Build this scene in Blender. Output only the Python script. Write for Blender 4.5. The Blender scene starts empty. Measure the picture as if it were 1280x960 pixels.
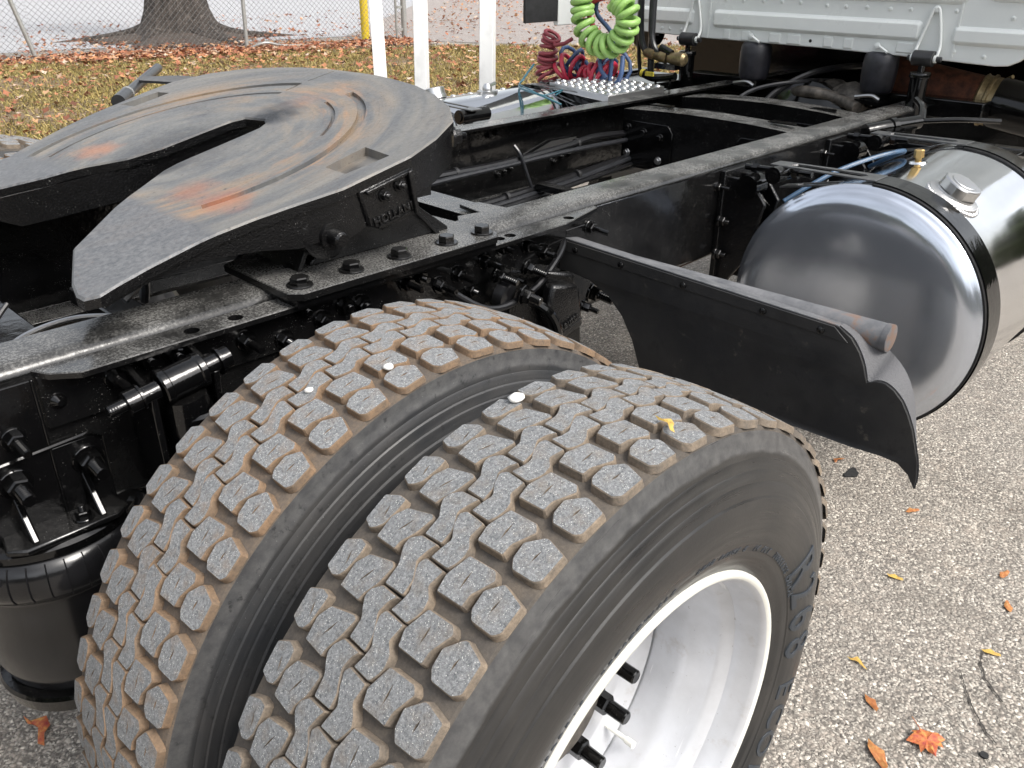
import bpy, bmesh, math, random
import numpy as np
from mathutils import Vector, Matrix, noise as mnoise
from mathutils.geometry import tessellate_polygon
random.seed(7); rng = np.random.default_rng(7)
S = bpy.context.scene; COL = S.collection
PI = math.pi
# ------------------------------------------------------------------ camera
cam = bpy.data.cameras.new('camera'); camo = bpy.data.objects.new('camera', cam); COL.objects.link(camo)
YAW, PIT, ROL = 0.7644, 0.4720, 0.0092
f = Vector((math.cos(YAW)*math.cos(PIT), math.sin(YAW)*math.cos(PIT), -math.sin(PIT)))
r = Vector((math.sin(YAW), -math.cos(YAW), 0)); u = r.cross(f)
r2 = math.cos(ROL)*r + math.sin(ROL)*u; u2 = -math.sin(ROL)*r + math.cos(ROL)*u
M3 = Matrix((r2, u2, -f)).transposed()
camo.matrix_world = Matrix.Translation((-0.6615, -1.5712, 1.4563)) @ M3.to_4x4()
cam.sensor_width = 36; cam.lens = 36*1054.9/1280; cam.clip_start = .02; cam.clip_end = 600
S.camera = camo
# ------------------------------------------------------------------ world and sun
SUN_EL, SUN_AZ = math.radians(49), math.radians(279)     # azimuth of the sun measured counter-clockwise from +X
w = bpy.data.worlds.new('World'); S.world = w; w.use_nodes = True
nt = w.node_tree; nt.nodes.clear()
out = nt.nodes.new('ShaderNodeOutputWorld'); bg = nt.nodes.new('ShaderNodeBackground')
sky = nt.nodes.new('ShaderNodeTexSky'); sky.sky_type = 'NISHITA'; sky.sun_disc = False
sky.sun_elevation = SUN_EL; sky.sun_rotation = PI/2 - SUN_AZ
sky.air_density = 1.2; sky.dust_density = 4.0; sky.ozone_density = 1.0
hs = nt.nodes.new('ShaderNodeHueSaturation'); hs.inputs['Saturation'].default_value = .30
nt.links.new(sky.outputs[0], hs.inputs['Color'])
# soft broken cloud over the whole dome
tc = nt.nodes.new('ShaderNodeTexCoord'); nz = nt.nodes.new('ShaderNodeTexNoise')
nz.inputs['Scale'].default_value = 2.2; nz.inputs['Detail'].default_value = 5
mr = nt.nodes.new('ShaderNodeMapRange'); mr.inputs['From Min'].default_value = .3; mr.inputs['From Max'].default_value = .7
mr.inputs['To Min'].default_value = .65; mr.inputs['To Max'].default_value = 1.7
mx = nt.nodes.new('ShaderNodeVectorMath'); mx.operation = 'SCALE'
nt.links.new(tc.outputs['Generated'], nz.inputs['Vector']); nt.links.new(nz.outputs[0], mr.inputs['Value'])
nt.links.new(hs.outputs[0], mx.inputs[0]); nt.links.new(mr.outputs[0], mx.inputs['Scale'])
nt.links.new(mx.outputs[0], bg.inputs[0]); nt.links.new(bg.outputs[0], out.inputs[0])
bg.inputs[1].default_value = .15
sl = bpy.data.lights.new('sun', 'SUN'); so = bpy.data.objects.new('sun', sl); COL.objects.link(so)
sl.energy = 1.5; sl.angle = math.radians(22); sl.color = (1, .96, .9)
sd = Vector((math.cos(SUN_AZ)*math.cos(SUN_EL), math.sin(SUN_AZ)*math.cos(SUN_EL), math.sin(SUN_EL)))
so.rotation_euler = sd.to_track_quat('Z', 'Y').to_euler(); so.location = (0, 0, 30)
S.view_settings.view_transform = 'Standard'; S.view_settings.look = 'None'; S.view_settings.gamma = 1
S.view_settings.exposure = .64
S.render.engine = 'CYCLES'; S.cycles.max_bounces = 8

# ------------------------------------------------------------------ materials
class NM:
    def __init__(s, name):
        s.m = bpy.data.materials.new(name); s.m.use_nodes = True; s.t = s.m.node_tree
        s.b = s.t.nodes['Principled BSDF']; s.c = s.t.nodes.new('ShaderNodeTexCoord')
    def n(s, typ, **k):
        x = s.t.nodes.new(typ)
        for a, v in k.items():
            if a.startswith('i_'): x.inputs[a[2:].replace('_', ' ')].default_value = v
            else: setattr(x, a, v)
        return x
    def l(s, a, b): s.t.links.new(a, b)
    def noise(s, scale, detail=4, rough=.55, vec=None, dist=0):
        x = s.n('ShaderNodeTexNoise'); x.inputs['Scale'].default_value = scale; x.inputs['Detail'].default_value = detail
        x.inputs['Roughness'].default_value = rough; x.inputs['Distortion'].default_value = dist
        s.l(vec if vec is not None else s.c.outputs['Object'], x.inputs['Vector']); return x.outputs[0]
    def voro(s, scale, vec=None, out='Distance', feature='F1'):
        x = s.n('ShaderNodeTexVoronoi', feature=feature); x.inputs['Scale'].default_value = scale
        s.l(vec if vec is not None else s.c.outputs['Object'], x.inputs['Vector']); return x.outputs[out]
    def ramp(s, fac, stops, interp='LINEAR'):
        x = s.n('ShaderNodeValToRGB'); e = x.color_ramp; e.interpolation = interp
        while len(e.elements) < len(stops): e.elements.new(.5)
        for el, (p, c) in zip(e.elements, stops):
            el.position = p; el.color = (c if isinstance(c, (tuple, list)) else (c, c, c)) + ((1,) if not isinstance(c, (tuple, list)) or len(c) == 3 else ())
        s.l(fac, x.inputs[0]); return x.outputs[0]
    def mix(s, fac, a, b, mode='MIX'):
        x = s.n('ShaderNodeMix', data_type='RGBA', blend_type=mode)
        for v, i in ((fac, 0), (a, 6), (b, 7)):
            if isinstance(v, (int, float)): x.inputs[i].default_value = v if i == 0 else (v, v, v, 1)
            elif isinstance(v, tuple): x.inputs[i].default_value = v + (1,)
            else: s.l(v, x.inputs[i])
        return x.outputs[2]
    def math(s, op, a, b=None):
        x = s.n('ShaderNodeMath', operation=op)
        for v, i in ((a, 0), (b, 1)):
            if v is None: continue
            if isinstance(v, (int, float)): x.inputs[i].default_value = v
            else: s.l(v, x.inputs[i])
        return x.outputs[0]
    def vec_rand(s):      # object coordinates shifted by a per-object random amount
        oi = s.n('ShaderNodeObjectInfo'); k = s.math('MULTIPLY', oi.outputs['Random'], 37.0)
        a = s.n('ShaderNodeVectorMath', operation='ADD'); s.l(s.c.outputs['Object'], a.inputs[0]); s.l(k, a.inputs[1]); return a.outputs[0]
    def set(s, col=None, rough=None, metal=None, coat=None, spec=None, coatr=None):
        for v, nme in ((col, 'Base Color'), (rough, 'Roughness'), (metal, 'Metallic'), (coat, 'Coat Weight'), (spec, 'Specular IOR Level'), (coatr, 'Coat Roughness')):
            if v is None: continue
            i = s.b.inputs[nme]
            if isinstance(v, (int, float)): i.default_value = (v, v, v, 1) if nme == 'Base Color' else v
            elif isinstance(v, tuple): i.default_value = v + (1,)
            else: s.l(v, i)
        return s
    def bump(s, h, strength=.3, dist=.002):
        x = s.n('ShaderNodeBump'); x.inputs['Strength'].default_value = strength; x.inputs['Distance'].default_value = dist
        if s.b.inputs['Normal'].is_linked:
            s.l(s.b.inputs['Normal'].links[0].from_socket, x.inputs['Normal'])
        s.l(h, x.inputs['Height']); s.l(x.outputs[0], s.b.inputs['Normal']); return s

def black_paint(name, base=.010, dust=.25, rlo=.07, rhi=.35, speck=.5, dust_sheen_col=(.17, .165, .155)):
    m = NM(name); v = m.vec_rand()
    n1 = m.noise(9, 6, .65, v); n2 = m.noise(260, 3, .7, v); n3 = m.noise(38, 5, .6, v)
    up = m.n('ShaderNodeNewGeometry'); sx = m.n('ShaderNodeSeparateXYZ'); m.l(up.outputs['Normal'], sx.inputs[0])
    upf = m.ramp(sx.outputs['Z'], [(.30, 0.03), (.95, 1)])
    d1 = m.ramp(n1, [(.35, .15), (.7, 1)]); d2 = m.ramp(n2, [(.45, .35), (.62, 1)])
    d = m.math('MULTIPLY', m.math('MULTIPLY', d1, d2), m.math('MULTIPLY', upf, dust))
    sp = m.ramp(m.noise(420, 2, .8, v), [(.66, 0), (.72, 1)]); sp = m.math('MULTIPLY', sp, m.math('MULTIPLY', m.ramp(n3, [(.5, 0), (.65, 1)]), speck))
    c = m.mix(d, (base, base, base*1.08), dust_sheen_col); c = m.mix(sp, c, (.4, .39, .37))
    ro = m.math('ADD', m.ramp(n3, [(.3, rlo), (.75, rhi)]), m.math('MULTIPLY', d, .5))
    m.set(c, ro, 0, spec=.5); m.bump(m.noise(55, 3, .5, v), .12, .004); m.bump(n2, .05, .001); return m.m
M = {}
M['paint'] = black_paint('black_paint', base=.003, dust=.14, rlo=.05, rhi=.2)
M['paint_deep'] = black_paint('black_chassis_paint', base=.0025, dust=.06, rlo=.06, rhi=.22, speck=.3)
M['paint_gloss'] = black_paint('gloss_black_paint', base=.002, dust=.04, rlo=.04, rhi=.14, speck=.3)
M['paint_dusty'] = black_paint('dusty_black_paint', base=.028, dust=.85, rlo=.28, rhi=.5, speck=.85, dust_sheen_col=(.20, .19, .175))
M['paint_rail'] = black_paint('rail_black_paint', base=.003, dust=.8, rlo=.06, rhi=.2, speck=.8, dust_sheen_col=(.30, .295, .28))  # dust made paler so the colour also carries the rail-top sheen
M['cast'] = black_paint('black_cast_iron', base=.004, dust=.10, rlo=.07, rhi=.22, speck=.9)  # extra pale specks stand in for tiny glints, put into the colour
cm = M['cast'].node_tree   # coarser casting skin
def cast_skin():
    nt = M['cast'].node_tree; b = nt.nodes['Principled BSDF']; tc = [x for x in nt.nodes if x.type == 'TEX_COORD'][0]
    t = nt.nodes.new('ShaderNodeTexNoise'); t.inputs['Scale'].default_value = 330; t.inputs['Detail'].default_value = 3
    bp = nt.nodes.new('ShaderNodeBump'); bp.inputs['Strength'].default_value = .55; bp.inputs['Distance'].default_value = .002
    nt.links.new(tc.outputs['Object'], t.inputs['Vector']); nt.links.new(t.outputs[0], bp.inputs['Height'])
    nt.links.new(b.inputs['Normal'].links[0].from_socket, bp.inputs['Normal']); nt.links.new(bp.outputs[0], b.inputs['Normal'])
cast_skin()

def mk_steel_top():
    m = NM('worn_fifth_wheel_steel'); o = m.c.outputs['Object']
    sx = m.n('ShaderNodeSeparateXYZ'); m.l(o, sx.inputs[0]); x, y = m.math('SUBTRACT', sx.outputs[0], .06), m.math('ADD', sx.outputs[1], .0)
    rr = m.math('SQRT', m.math('ADD', m.math('MULTIPLY', x, x), m.math('MULTIPLY', y, y)))
    an = m.math('ARCTAN2', y, x)
    cv = m.n('ShaderNodeCombineXYZ'); m.l(m.math('MULTIPLY', rr, 26), cv.inputs[0]); m.l(m.math('MULTIPLY', an, 1.6), cv.inputs[1])
    streak = m.noise(1.0, 6, .62, cv.outputs[0])
    blot = m.noise(5.5, 5, .6, o); fine = m.noise(120, 4, .7, o)
    base = m.mix(m.ramp(streak, [(.32, 0), (.68, 1)]), (.100, .103, .107), (.205, .196, .175))
    tan = m.ramp(m.math('ADD', m.math('MULTIPLY', streak, .62), m.math('MULTIPLY', blot, .45)), [(.52, 0), (.66, .75)])
    ring = m.ramp(rr, [(.16, 0), (.26, 1), (.36, 1), (.43, .1)])
    base = m.mix(m.math('MULTIPLY', tan, ring), base, (.27, .185, .11))
    cv2 = m.n('ShaderNodeCombineXYZ'); m.l(m.math('MULTIPLY', rr, 60), cv2.inputs[0]); m.l(m.math('MULTIPLY', an, 2.3), cv2.inputs[1])
    s2 = m.noise(1.0, 4, .6, cv2.outputs[0])
    org = m.math('MULTIPLY', m.ramp(s2, [(.50, 0), (.66, 1)]), m.ramp(m.math('MULTIPLY', ring, blot), [(.42, 0), (.62, .9)]))
    base = m.mix(org, base, (.36, .21, .115))
    def spot(cx, cy, rx, ry, col, a, b):
        vx = m.math('DIVIDE', m.math('SUBTRACT', sx.outputs[0], cx), rx); vy = m.math('DIVIDE', m.math('SUBTRACT', sx.outputs[1], cy), ry)
        d = m.math('SQRT', m.math('ADD', m.math('MULTIPLY', vx, vx), m.math('MULTIPLY', vy, vy)))
        d = m.math('ADD', d, m.math('MULTIPLY', m.math('SUBTRACT', m.noise(30, 5, .7, o), .5), 1.4))
        return m.mix(m.ramp(d, [(.25, b), (1.0, 0)]), a, col)
    base = spot(-.03, -.235, .055, .05, (.30, .13, .075), base, .65)
    base = spot(-.03, -.33, .05, .07, (.33, .13, .075), base, .7)
    base = spot(-.02, .17, .05, .06, (.38, .17, .09), base, .75)
    base = spot(.33, -.03, .06, .05, (.28, .14, .09), base, .35)
    base = spot(.245, -.035, .085, .075, (.012, .012, .013), base, 1.0)
    base = spot(.0, -.095, .05, .02, (.02, .02, .02), base, .8)
    base = spot(.16, -.41, .035, .03, (.03, .03, .03), base, .7)
    ramp = m.ramp(m.math('ADD', sx.outputs[0], m.math('MULTIPLY', fine, .02)), [(.0, 1), (.001, 1), (.002, 0)])
    # the sloped rear ramps: bare grey, finely speckled
    rm = m.n('ShaderNodeMapRange'); rm.inputs['From Min'].default_value = -.088; rm.inputs['From Max'].default_value = -.108
    m.l(sx.outputs[0], rm.inputs['Value'])
    gr = m.mix(m.ramp(fine, [(.35, 0), (.65, 1)]), (.070, .073, .078), (.185, .187, .19))
    base = m.mix(m.math('MULTIPLY', rm.outputs[0], .9), base, gr)
    edge = m.ramp(m.math('ADD', rr, m.math('MULTIPLY', m.noise(14, 4, .6, o), .08)), [(.10, .75), (.20, 0)])
    base = m.mix(edge, base, (.042, .042, .044))
    cv3 = m.n('ShaderNodeCombineXYZ'); m.l(m.math('MULTIPLY', rr, 420), cv3.inputs[0]); m.l(m.math('MULTIPLY', an, 5), cv3.inputs[1]); s3 = m.noise(1.0, 4, .7, cv3.outputs[0])
    base = m.mix(m.math('MULTIPLY', m.ramp(s3, [(.58, 0), (.68, .55)]), m.ramp(blot, [(.4, .2), (.6, 1)])), base, (.06, .06, .062)); base = m.mix(m.ramp(s3, [(.30, .4), (.38, 0)]), base, (.33, .32, .30))
    pit = m.noise(240, 3, .8, o); base = m.mix(m.math('MULTIPLY', m.ramp(pit, [(.60, 0), (.68, .8)]), m.ramp(m.noise(11, 5, .7, o), [(.45, 0), (.6, 1)])), base, (.13, .06, .03))
    base = m.mix(m.ramp(m.noise(60, 5, .75, o), [(.62, 0), (.72, .7)]), base, (.04, .04, .042)); base = m.mix(m.ramp(m.noise(9, 6, .75, o), [(.58, 0), (.70, .45)]), base, (.06, .062, .066)); m.bump(pit, .3, .001); m.bump(s3, .2, .001)
    m.set(base, m.ramp(fine, [(.3, .36), (.7, .55)]), .2, spec=.5)
    m.bump(streak, .25, .003); m.bump(fine, .25, .0012); return m.m
M['fw_top'] = mk_steel_top()

def mk_tread(name, tan, amt):
    m = NM(name); v = m.vec_rand()
    n1 = m.noise(300, 5, .8, v); n2 = m.noise(45, 5, .6, v)
    c = m.mix(m.ramp(n1, [(.3, 0), (.7, 1)]), (.062, .067, .073), (.34, .345, .345))
    sp = m.ramp(m.voro(430, v), [(.14, 1), (.26, 0)]); sp = m.math('MULTIPLY', sp, m.ramp(m.noise(130, 2, .6, v), [(.40, 0), (.55, .95)]))
    c = m.mix(sp, c, (.68, .67, .62)); c = m.mix(m.ramp(n2, [(.50, 0), (.72, amt)]), c, tan)
    m.set(c, .80, 0, spec=.4); m.bump(n1, .8, .0022); m.bump(n2, .35, .003); return m.m
def mk_groove(name, tan, dark, lo, hi):
    m = NM(name); v = m.vec_rand(); n1 = m.noise(28, 6, .7, v); n2 = m.noise(300, 4, .7, v)
    c = m.mix(m.ramp(n1, [(lo, 0), (hi, 1)]), dark, tan); c = m.mix(m.ramp(n2, [(.35, .45), (.65, 0)]), c, (.05, .045, .04))
    m.set(c, .88, 0, spec=.25); m.bump(n2, .4, .0012); return m.m
M['tread'] = mk_tread('worn_tread_rubber', (.20, .16, .12), .5)
M['tread_rusty'] = mk_tread('worn_tread_rubber_brown', (.24, .17, .115), .5)
M['groove'] = mk_groove('dusty_groove_rubber', (.150, .124, .098), (.080, .073, .066), .35, .75)
M['wall'] = mk_groove('tan_dust_lit_block_side', (.26, .205, .15), (.145, .125, .105), .32, .62)  # tan dust, with light caught on block edges painted into the colour
M['wall_rusty'] = mk_groove('brown_dust_lit_block_side', (.27, .175, .105), (.155, .117, .085), .32, .64)  # brown dust, paler to include painted light on the block edges
M['groove_rusty'] = mk_groove('brown_groove_rubber', (.20, .145, .10), (.105, .090, .077), .38, .75)
def mk_rubber(name, base, rough, dust, spots=0, scuff=.8):
    m = NM(name); v = m.c.outputs['Object']; n1 = m.noise(7, 5, .6, v); n2 = m.noise(220, 4, .7, v)
    sx = m.n('ShaderNodeSeparateXYZ'); m.l(v, sx.inputs[0])
    rr = m.math('SQRT', m.math('ADD', m.math('MULTIPLY', sx.outputs[0], sx.outputs[0]), m.math('MULTIPLY', sx.outputs[2], sx.outputs[2])))
    cv = m.n('ShaderNodeCombineXYZ'); m.l(m.math('MULTIPLY', rr, 130), cv.inputs[0]); m.l(m.math('MULTIPLY', m.math('ARCTAN2', sx.outputs[0], sx.outputs[2]), 2.5), cv.inputs[1])
    st = m.noise(1.0, 4, .6, cv.outputs[0])
    c = m.mix(m.math('MULTIPLY', m.ramp(st, [(.4, 0), (.7, 1)]), dust*.5), base, (.13, .128, .125))
    c = m.mix(m.math('MULTIPLY', m.ramp(n1, [(.4, 0), (.7, 1)]), dust), c, (.10, .09, .08))
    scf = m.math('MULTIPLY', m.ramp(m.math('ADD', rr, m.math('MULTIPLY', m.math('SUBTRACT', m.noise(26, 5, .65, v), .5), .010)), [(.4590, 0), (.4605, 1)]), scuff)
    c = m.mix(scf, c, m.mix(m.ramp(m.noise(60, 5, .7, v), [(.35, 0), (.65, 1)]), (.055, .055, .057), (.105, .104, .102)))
    if spots:
        c = m.mix(m.ramp(m.noise(75, 3, .7, v), [(.60, 0), (.70, spots)]), c, (.012, .012, .013))
        c = m.mix(m.ramp(m.noise(600, 2, .7, v), [(.70, 0), (.76, .5)]), c, (.45, .45, .43))
    m.set(c, m.math('ADD', m.ramp(st, [(.35, rough-.09), (.7, rough+.1)]), 0), 0, spec=.5)
    m.bump(n2, .15, .001); m.bump(st, .16, .0015); return m.m
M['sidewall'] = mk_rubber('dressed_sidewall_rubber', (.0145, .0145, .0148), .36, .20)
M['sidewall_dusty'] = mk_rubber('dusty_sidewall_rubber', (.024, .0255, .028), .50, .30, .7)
M['letter'] = NM('raised_letter_rubber').set((.030, .037, .046), .42, 0).m
def mk_white(name, col, rough, dirt):
    m = NM(name); n1 = m.noise(6, 5, .6); n2 = m.noise(70, 4, .7)
    c = m.mix(m.math('MULTIPLY', m.ramp(n1, [(.45, 0), (.75, 1)]), dirt), col, tuple(x*.72 for x in col))
    c = m.mix(m.ramp(n2, [(.68, 0), (.78, dirt)]), c, tuple(x*.5 for x in col))
    m.set(c, m.ramp(n1, [(.3, rough-.05), (.7, rough+.1)]), 0, spec=.5); m.bump(m.noise(25, 2, .5), .05, .003); return m.m
def rim_mat():
    m = NM('silver_white_rim_paint'); o = m.c.outputs['Object']; n1 = m.noise(7, 6, .65); n2 = m.noise(90, 4, .75); n3 = m.noise(22, 6, .7)
    c = m.mix(m.ramp(n1, [(.38, 0), (.72, 1)]), (.62, .63, .655), (.50, .505, .52)); c = m.mix(m.ramp(n3, [(.58, 0), (.72, .35)]), c, (.33, .28, .22))
    c = m.mix(m.ramp(n2, [(.66, 0), (.73, .75)]), c, (.15, .13, .11)); sc = m.n('ShaderNodeMapping'); m.l(o, sc.inputs[0]); sc.inputs['Scale'].default_value = (8, 90, 8); sc.inputs['Rotation'].default_value = (.5, .3, .2)
    s_ = m.noise(1.0, 3, .6, sc.outputs[0]); c = m.mix(m.ramp(s_, [(.69, 0), (.72, .6)]), c, (.85, .85, .86)); m.set(c, m.ramp(n1, [(.3, .28), (.7, .48)]), .25); m.bump(n3, .12, .002); return m.m
M['rim'] = rim_mat(); M['rim'].node_tree.nodes['Principled BSDF'].inputs['Metallic'].default_value = .25
M['rim_lip'] = mk_white('cream_rim_flange_paint', (.74, .73, .67), .5, .6)
M['cab'] = mk_white('pale_cab_paint', (.80, .825, .80), .28, .18)
M['white_wood'] = mk_white('white_post_paint', (.78, .78, .76), .6, .7)
def mk_alu(name, col, rough, streak_axis=0, smear=.5):
    m = NM(name); mp = m.n('ShaderNodeMapping'); m.l(m.c.outputs['Object'], mp.inputs[0])
    sc = [60, 60, 60]; sc[streak_axis] = 3; mp.inputs['Scale'].default_value = sc
    st = m.noise(1.0, 5, .65, mp.outputs[0]); n = m.noise(5, 5, .65)
    c = m.mix(m.ramp(n, [(.35, 0), (.75, smear)]), col, tuple(x*.72 for x in col))
    ro = m.math('ADD', m.ramp(n, [(.35, rough), (.8, rough+.09)]), m.math('MULTIPLY', st, .035))
    m.set(c, ro, 1); m.bump(st, .05, .001); m.bump(m.noise(3.5, 2), .06, .02); return m.m
M['alu'] = mk_alu('polished_aluminium', (.82, .82, .83), .05, 0, .35)
M['alu_end'] = mk_alu('polished_aluminium_end', (.62, .66, .73), .12, 2, .35); M['alu_end'].node_tree.nodes['Principled BSDF'].inputs['Metallic'].default_value = .84
M['alu_cast'] = mk_alu('cast_aluminium', (.62, .62, .62), .28, 0, .5)
M['alu_weld'] = NM('weld_bead').set((.55, .55, .55), .38, 1).m; 
M['brass'] = NM('brass').set((.62, .43, .18), .35, 1).m
M['steel'] = mk_alu('zinc_steel', (.45, .45, .45), .30, 1, .6)
def mk_flap():
    m = NM('black_flap_sheet'); n1 = m.noise(14, 6, .7); n2 = m.noise(5, 3, .5); n3 = m.noise(300, 3, .7)
    c = m.mix(m.ramp(n2, [(.4, 0), (.7, 1)]), (.016, .0165, .018), (.033, .032, .031))
    c = m.mix(m.ramp(n1, [(.58, 0), (.68, .8)]), c, (.010, .010, .011)); c = m.mix(m.ramp(m.noise(24, 4, .7), [(.64, 0), (.74, .6)]), c, (.12, .105, .085)); c = m.mix(m.math('MULTIPLY', m.ramp(m.noise(3, 5, .7), [(.42, 0), (.65, .4)]), 1.0), c, (.055, .052, .048))
    m.set(c, m.ramp(n1, [(.4, .35), (.65, .62)]), 0, spec=.45); m.bump(n3, .3, .001); return m.m
M['flap'] = mk_flap()
M['flap_edge'] = NM('grey_flap_edge').set((.10, .10, .105), .75).m
def speck_rough(mat, sc=350, s=.6):
    nt = mat.node_tree; b = nt.nodes['Principled BSDF']; tc = [x for x in nt.nodes if x.type == 'TEX_COORD'][0]
    t = nt.nodes.new('ShaderNodeTexNoise'); t.inputs['Scale'].default_value = sc; t.inputs['Detail'].default_value = 3
    bp = nt.nodes.new('ShaderNodeBump'); bp.inputs['Strength'].default_value = s; bp.inputs['Distance'].default_value = .002
    nt.links.new(tc.outputs['Object'], t.inputs['Vector']); nt.links.new(t.outputs[0], bp.inputs['Height']); nt.links.new(bp.outputs[0], b.inputs['Normal'])
speck_rough(M['flap_edge']); speck_rough(M['alu_weld'], 250, 1)
def mk_tube_paint():
    m = NM('worn_grey_tube_paint'); n = m.noise(18, 6, .7); sx = m.n('ShaderNodeSeparateXYZ'); m.l(m.c.outputs['Object'], sx.inputs[0])
    rust = m.math('MULTIPLY', m.ramp(m.math('MULTIPLY', sx.outputs[1], -1), [(.57, 0), (.63, 1)]), m.ramp(n, [(.48, 0), (.56, 1)]))
    c = m.mix(m.ramp(n, [(.35, 0), (.7, 1)]), (.085, .088, .095), (.19, .19, .195)); c = m.mix(m.math('MULTIPLY', rust, .7), c, (.17, .085, .045))
    m.set(c, .5, .1); m.bump(n, .15, .002); return m.m
M['tube'] = mk_tube_paint()
def plain(name, col, rough=.5, metal=0, nsc=60, var=.35, b=.2):
    m = NM(name); n = m.noise(nsc, 5, .65, m.vec_rand())
    c = m.mix(m.ramp(n, [(.35, 0), (.7, 1)]), tuple(x*(1-var) for x in col), tuple(min(1, x*(1+var*.6)) for x in col))
    m.set(c, rough, metal); m.bump(n, b, .002); return m.m
M['rust'] = plain('rusty_exhaust_steel', (.11, .035, .016), .8, 0, 40, .6)
M['rust_light'] = plain('light_rusty_steel', (.32, .15, .085), .8, 0, 40, .5)
M['clamp'] = plain('dull_gold_clamp', (.32, .25, .14), .42, .8, 30, .5)
M['hose_black'] = plain('black_hose_rubber', (.010, .010, .011), .28)
M['hose_grey'] = plain('grey_hose_rubber', (.022, .023, .026), .30)
M['hose_green'] = plain('lime_green_hose', (.32, .54, .15), .40, 0, 20, .25, .04)
M['hose_red'] = plain('red_hose', (.50, .03, .065), .33, 0, 20, .2, .04)
M['hose_maroon'] = plain('faded_red_hose', (.30, .055, .07), .42, 0, 20, .25, .04)
M['hose_blue'] = plain('blue_hose', (.045, .085, .19), .4, 0, 20, .2, .04)
M['hose_teal'] = plain('teal_air_line', (.03, .12, .16), .4)
M['blue_line'] = plain('blue_air_line', (.03, .075, .14), .4)
M['yellow_tag'] = plain('yellow_tag', (.6, .5, .06), .5)
M['spring_rubber'] = plain('dusty_air_spring_rubber', (.022, .022, .028), .45, 0, 30, .5)
M['bag'] = plain('glossy_air_bag_rubber', (.010, .010, .011), .17, 0, 12, .5, .1)
M['grime'] = plain('oily_grey_casting', (.10, .088, .075), .6, .2, 35, .7, .6)
M['strap_rubber'] = plain('strap_rubber', (.028, .028, .029), .33, 0, 40, .4, .1)
M['steel_strip'] = plain('dark_strap_steel', (.20, .20, .20), .32, .8, 40, .4, .1)
M['yellow'] = plain('yellow_bollard_paint', (.72, .52, .02), .55)
M['galv'] = plain('galvanised_steel', (.40, .40, .38), .5, .6, 80, .3)
M['wire'] = plain('galvanised_wire', (.26, .26, .25), .5, .5, 80, .3)
M['stone'] = plain('white_pebble', (.75, .74, .70), .7, 0, 60, .2, .5)
M['pad'] = plain('black_rubber_scrap', (.02, .02, .02), .8)
def mk_bark():
    m = NM('grey_bark'); mp = m.n('ShaderNodeMapping'); m.l(m.c.outputs['Object'], mp.inputs[0]); mp.inputs['Scale'].default_value = (9, 9, 1.6)
    v = m.noise(1.6, 8, .7, mp.outputs[0], .8); c = m.ramp(v, [(.35, (.016, .013, .011)), (.55, (.055, .045, .038)), (.78, (.19, .165, .145))])
    m.set(c, .92); m.bump(v, .9, .05); return m.m
M['bark'] = mk_bark()
def mk_asphalt():
    m = NM('coarse_asphalt'); v = m.c.outputs['Object']
    d = m.n('ShaderNodeTexNoise'); d.inputs['Scale'].default_value = 60; m.l(v, d.inputs['Vector'])
    a = m.n('ShaderNodeVectorMath', operation='SCALE'); m.l(d.outputs['Color'], a.inputs[0]); a.inputs['Scale'].default_value = .012
    b = m.n('ShaderNodeVectorMath', operation='ADD'); m.l(v, b.inputs[0]); m.l(a.outputs[0], b.inputs[1]); vv = b.outputs[0]
    cell = m.n('ShaderNodeTexVoronoi'); cell.inputs['Scale'].default_value = 125; m.l(vv, cell.inputs['Vector'])
    sc = m.n('ShaderNodeSeparateColor'); m.l(cell.outputs['Color'], sc.inputs[0])
    cell2 = m.n('ShaderNodeTexVoronoi'); cell2.inputs['Scale'].default_value = 260; m.l(vv, cell2.inputs['Vector'])
    s2 = m.n('ShaderNodeSeparateColor'); m.l(cell2.outputs['Color'], s2.inputs[0])
    stone = m.ramp(sc.outputs[0], [(0, (.11, .105, .10)), (.25, (.225, .205, .185)), (.5, (.345, .312, .28)), (.75, (.45, .415, .375)), (1, (.72, .69, .63))])
    stone2 = m.ramp(s2.outputs[1], [(0, (.08, .075, .07)), (.5, (.22, .205, .185)), (1, (.50, .48, .44))])
    st = m.mix(m.ramp(sc.outputs[2], [(.45, 0), (.5, 1)]), stone, stone2)
    gap = m.ramp(cell.outputs['Distance'], [(.42, 0), (.75, 1)])
    c = m.mix(m.math('MULTIPLY', gap, .62), st, (.06, .055, .05))
    big = m.noise(1.1, 6, .6, v); c = m.mix(m.ramp(big, [(.35, 0), (.7, .30)]), c, (.30, .285, .27), 'MIX')
    c = m.mix(m.ramp(m.noise(3.0, 6, .7, v), [(.54, 0), (.74, .5)]), c, (.11, .10, .09)); c = m.mix(m.ramp(m.noise(7, 5, .65, v), [(.56, 0), (.74, .35)]), c, (.42, .37, .32)); c = m.mix(m.ramp(m.noise(42, 3, .6, v), [(.68, 0), (.74, .6)]), c, (.07, .06, .05))
    c = m.mix(m.ramp(m.noise(16, 4, .7, v), [(.66, 0), (.76, .3)]), c, (.22, .12, .07))
    c = m.mix(1.0, c, (1.17, 1.13, 1.07), 'MULTIPLY')
    m.set(c, .85, spec=.4)
    m.bump(m.ramp(cell.outputs['Distance'], [(.1, 1), (.75, 0)]), .7, .004); m.bump(m.noise(500, 3, .7, v), .3, .001); return m.m
M['asphalt'] = mk_asphalt()
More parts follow.
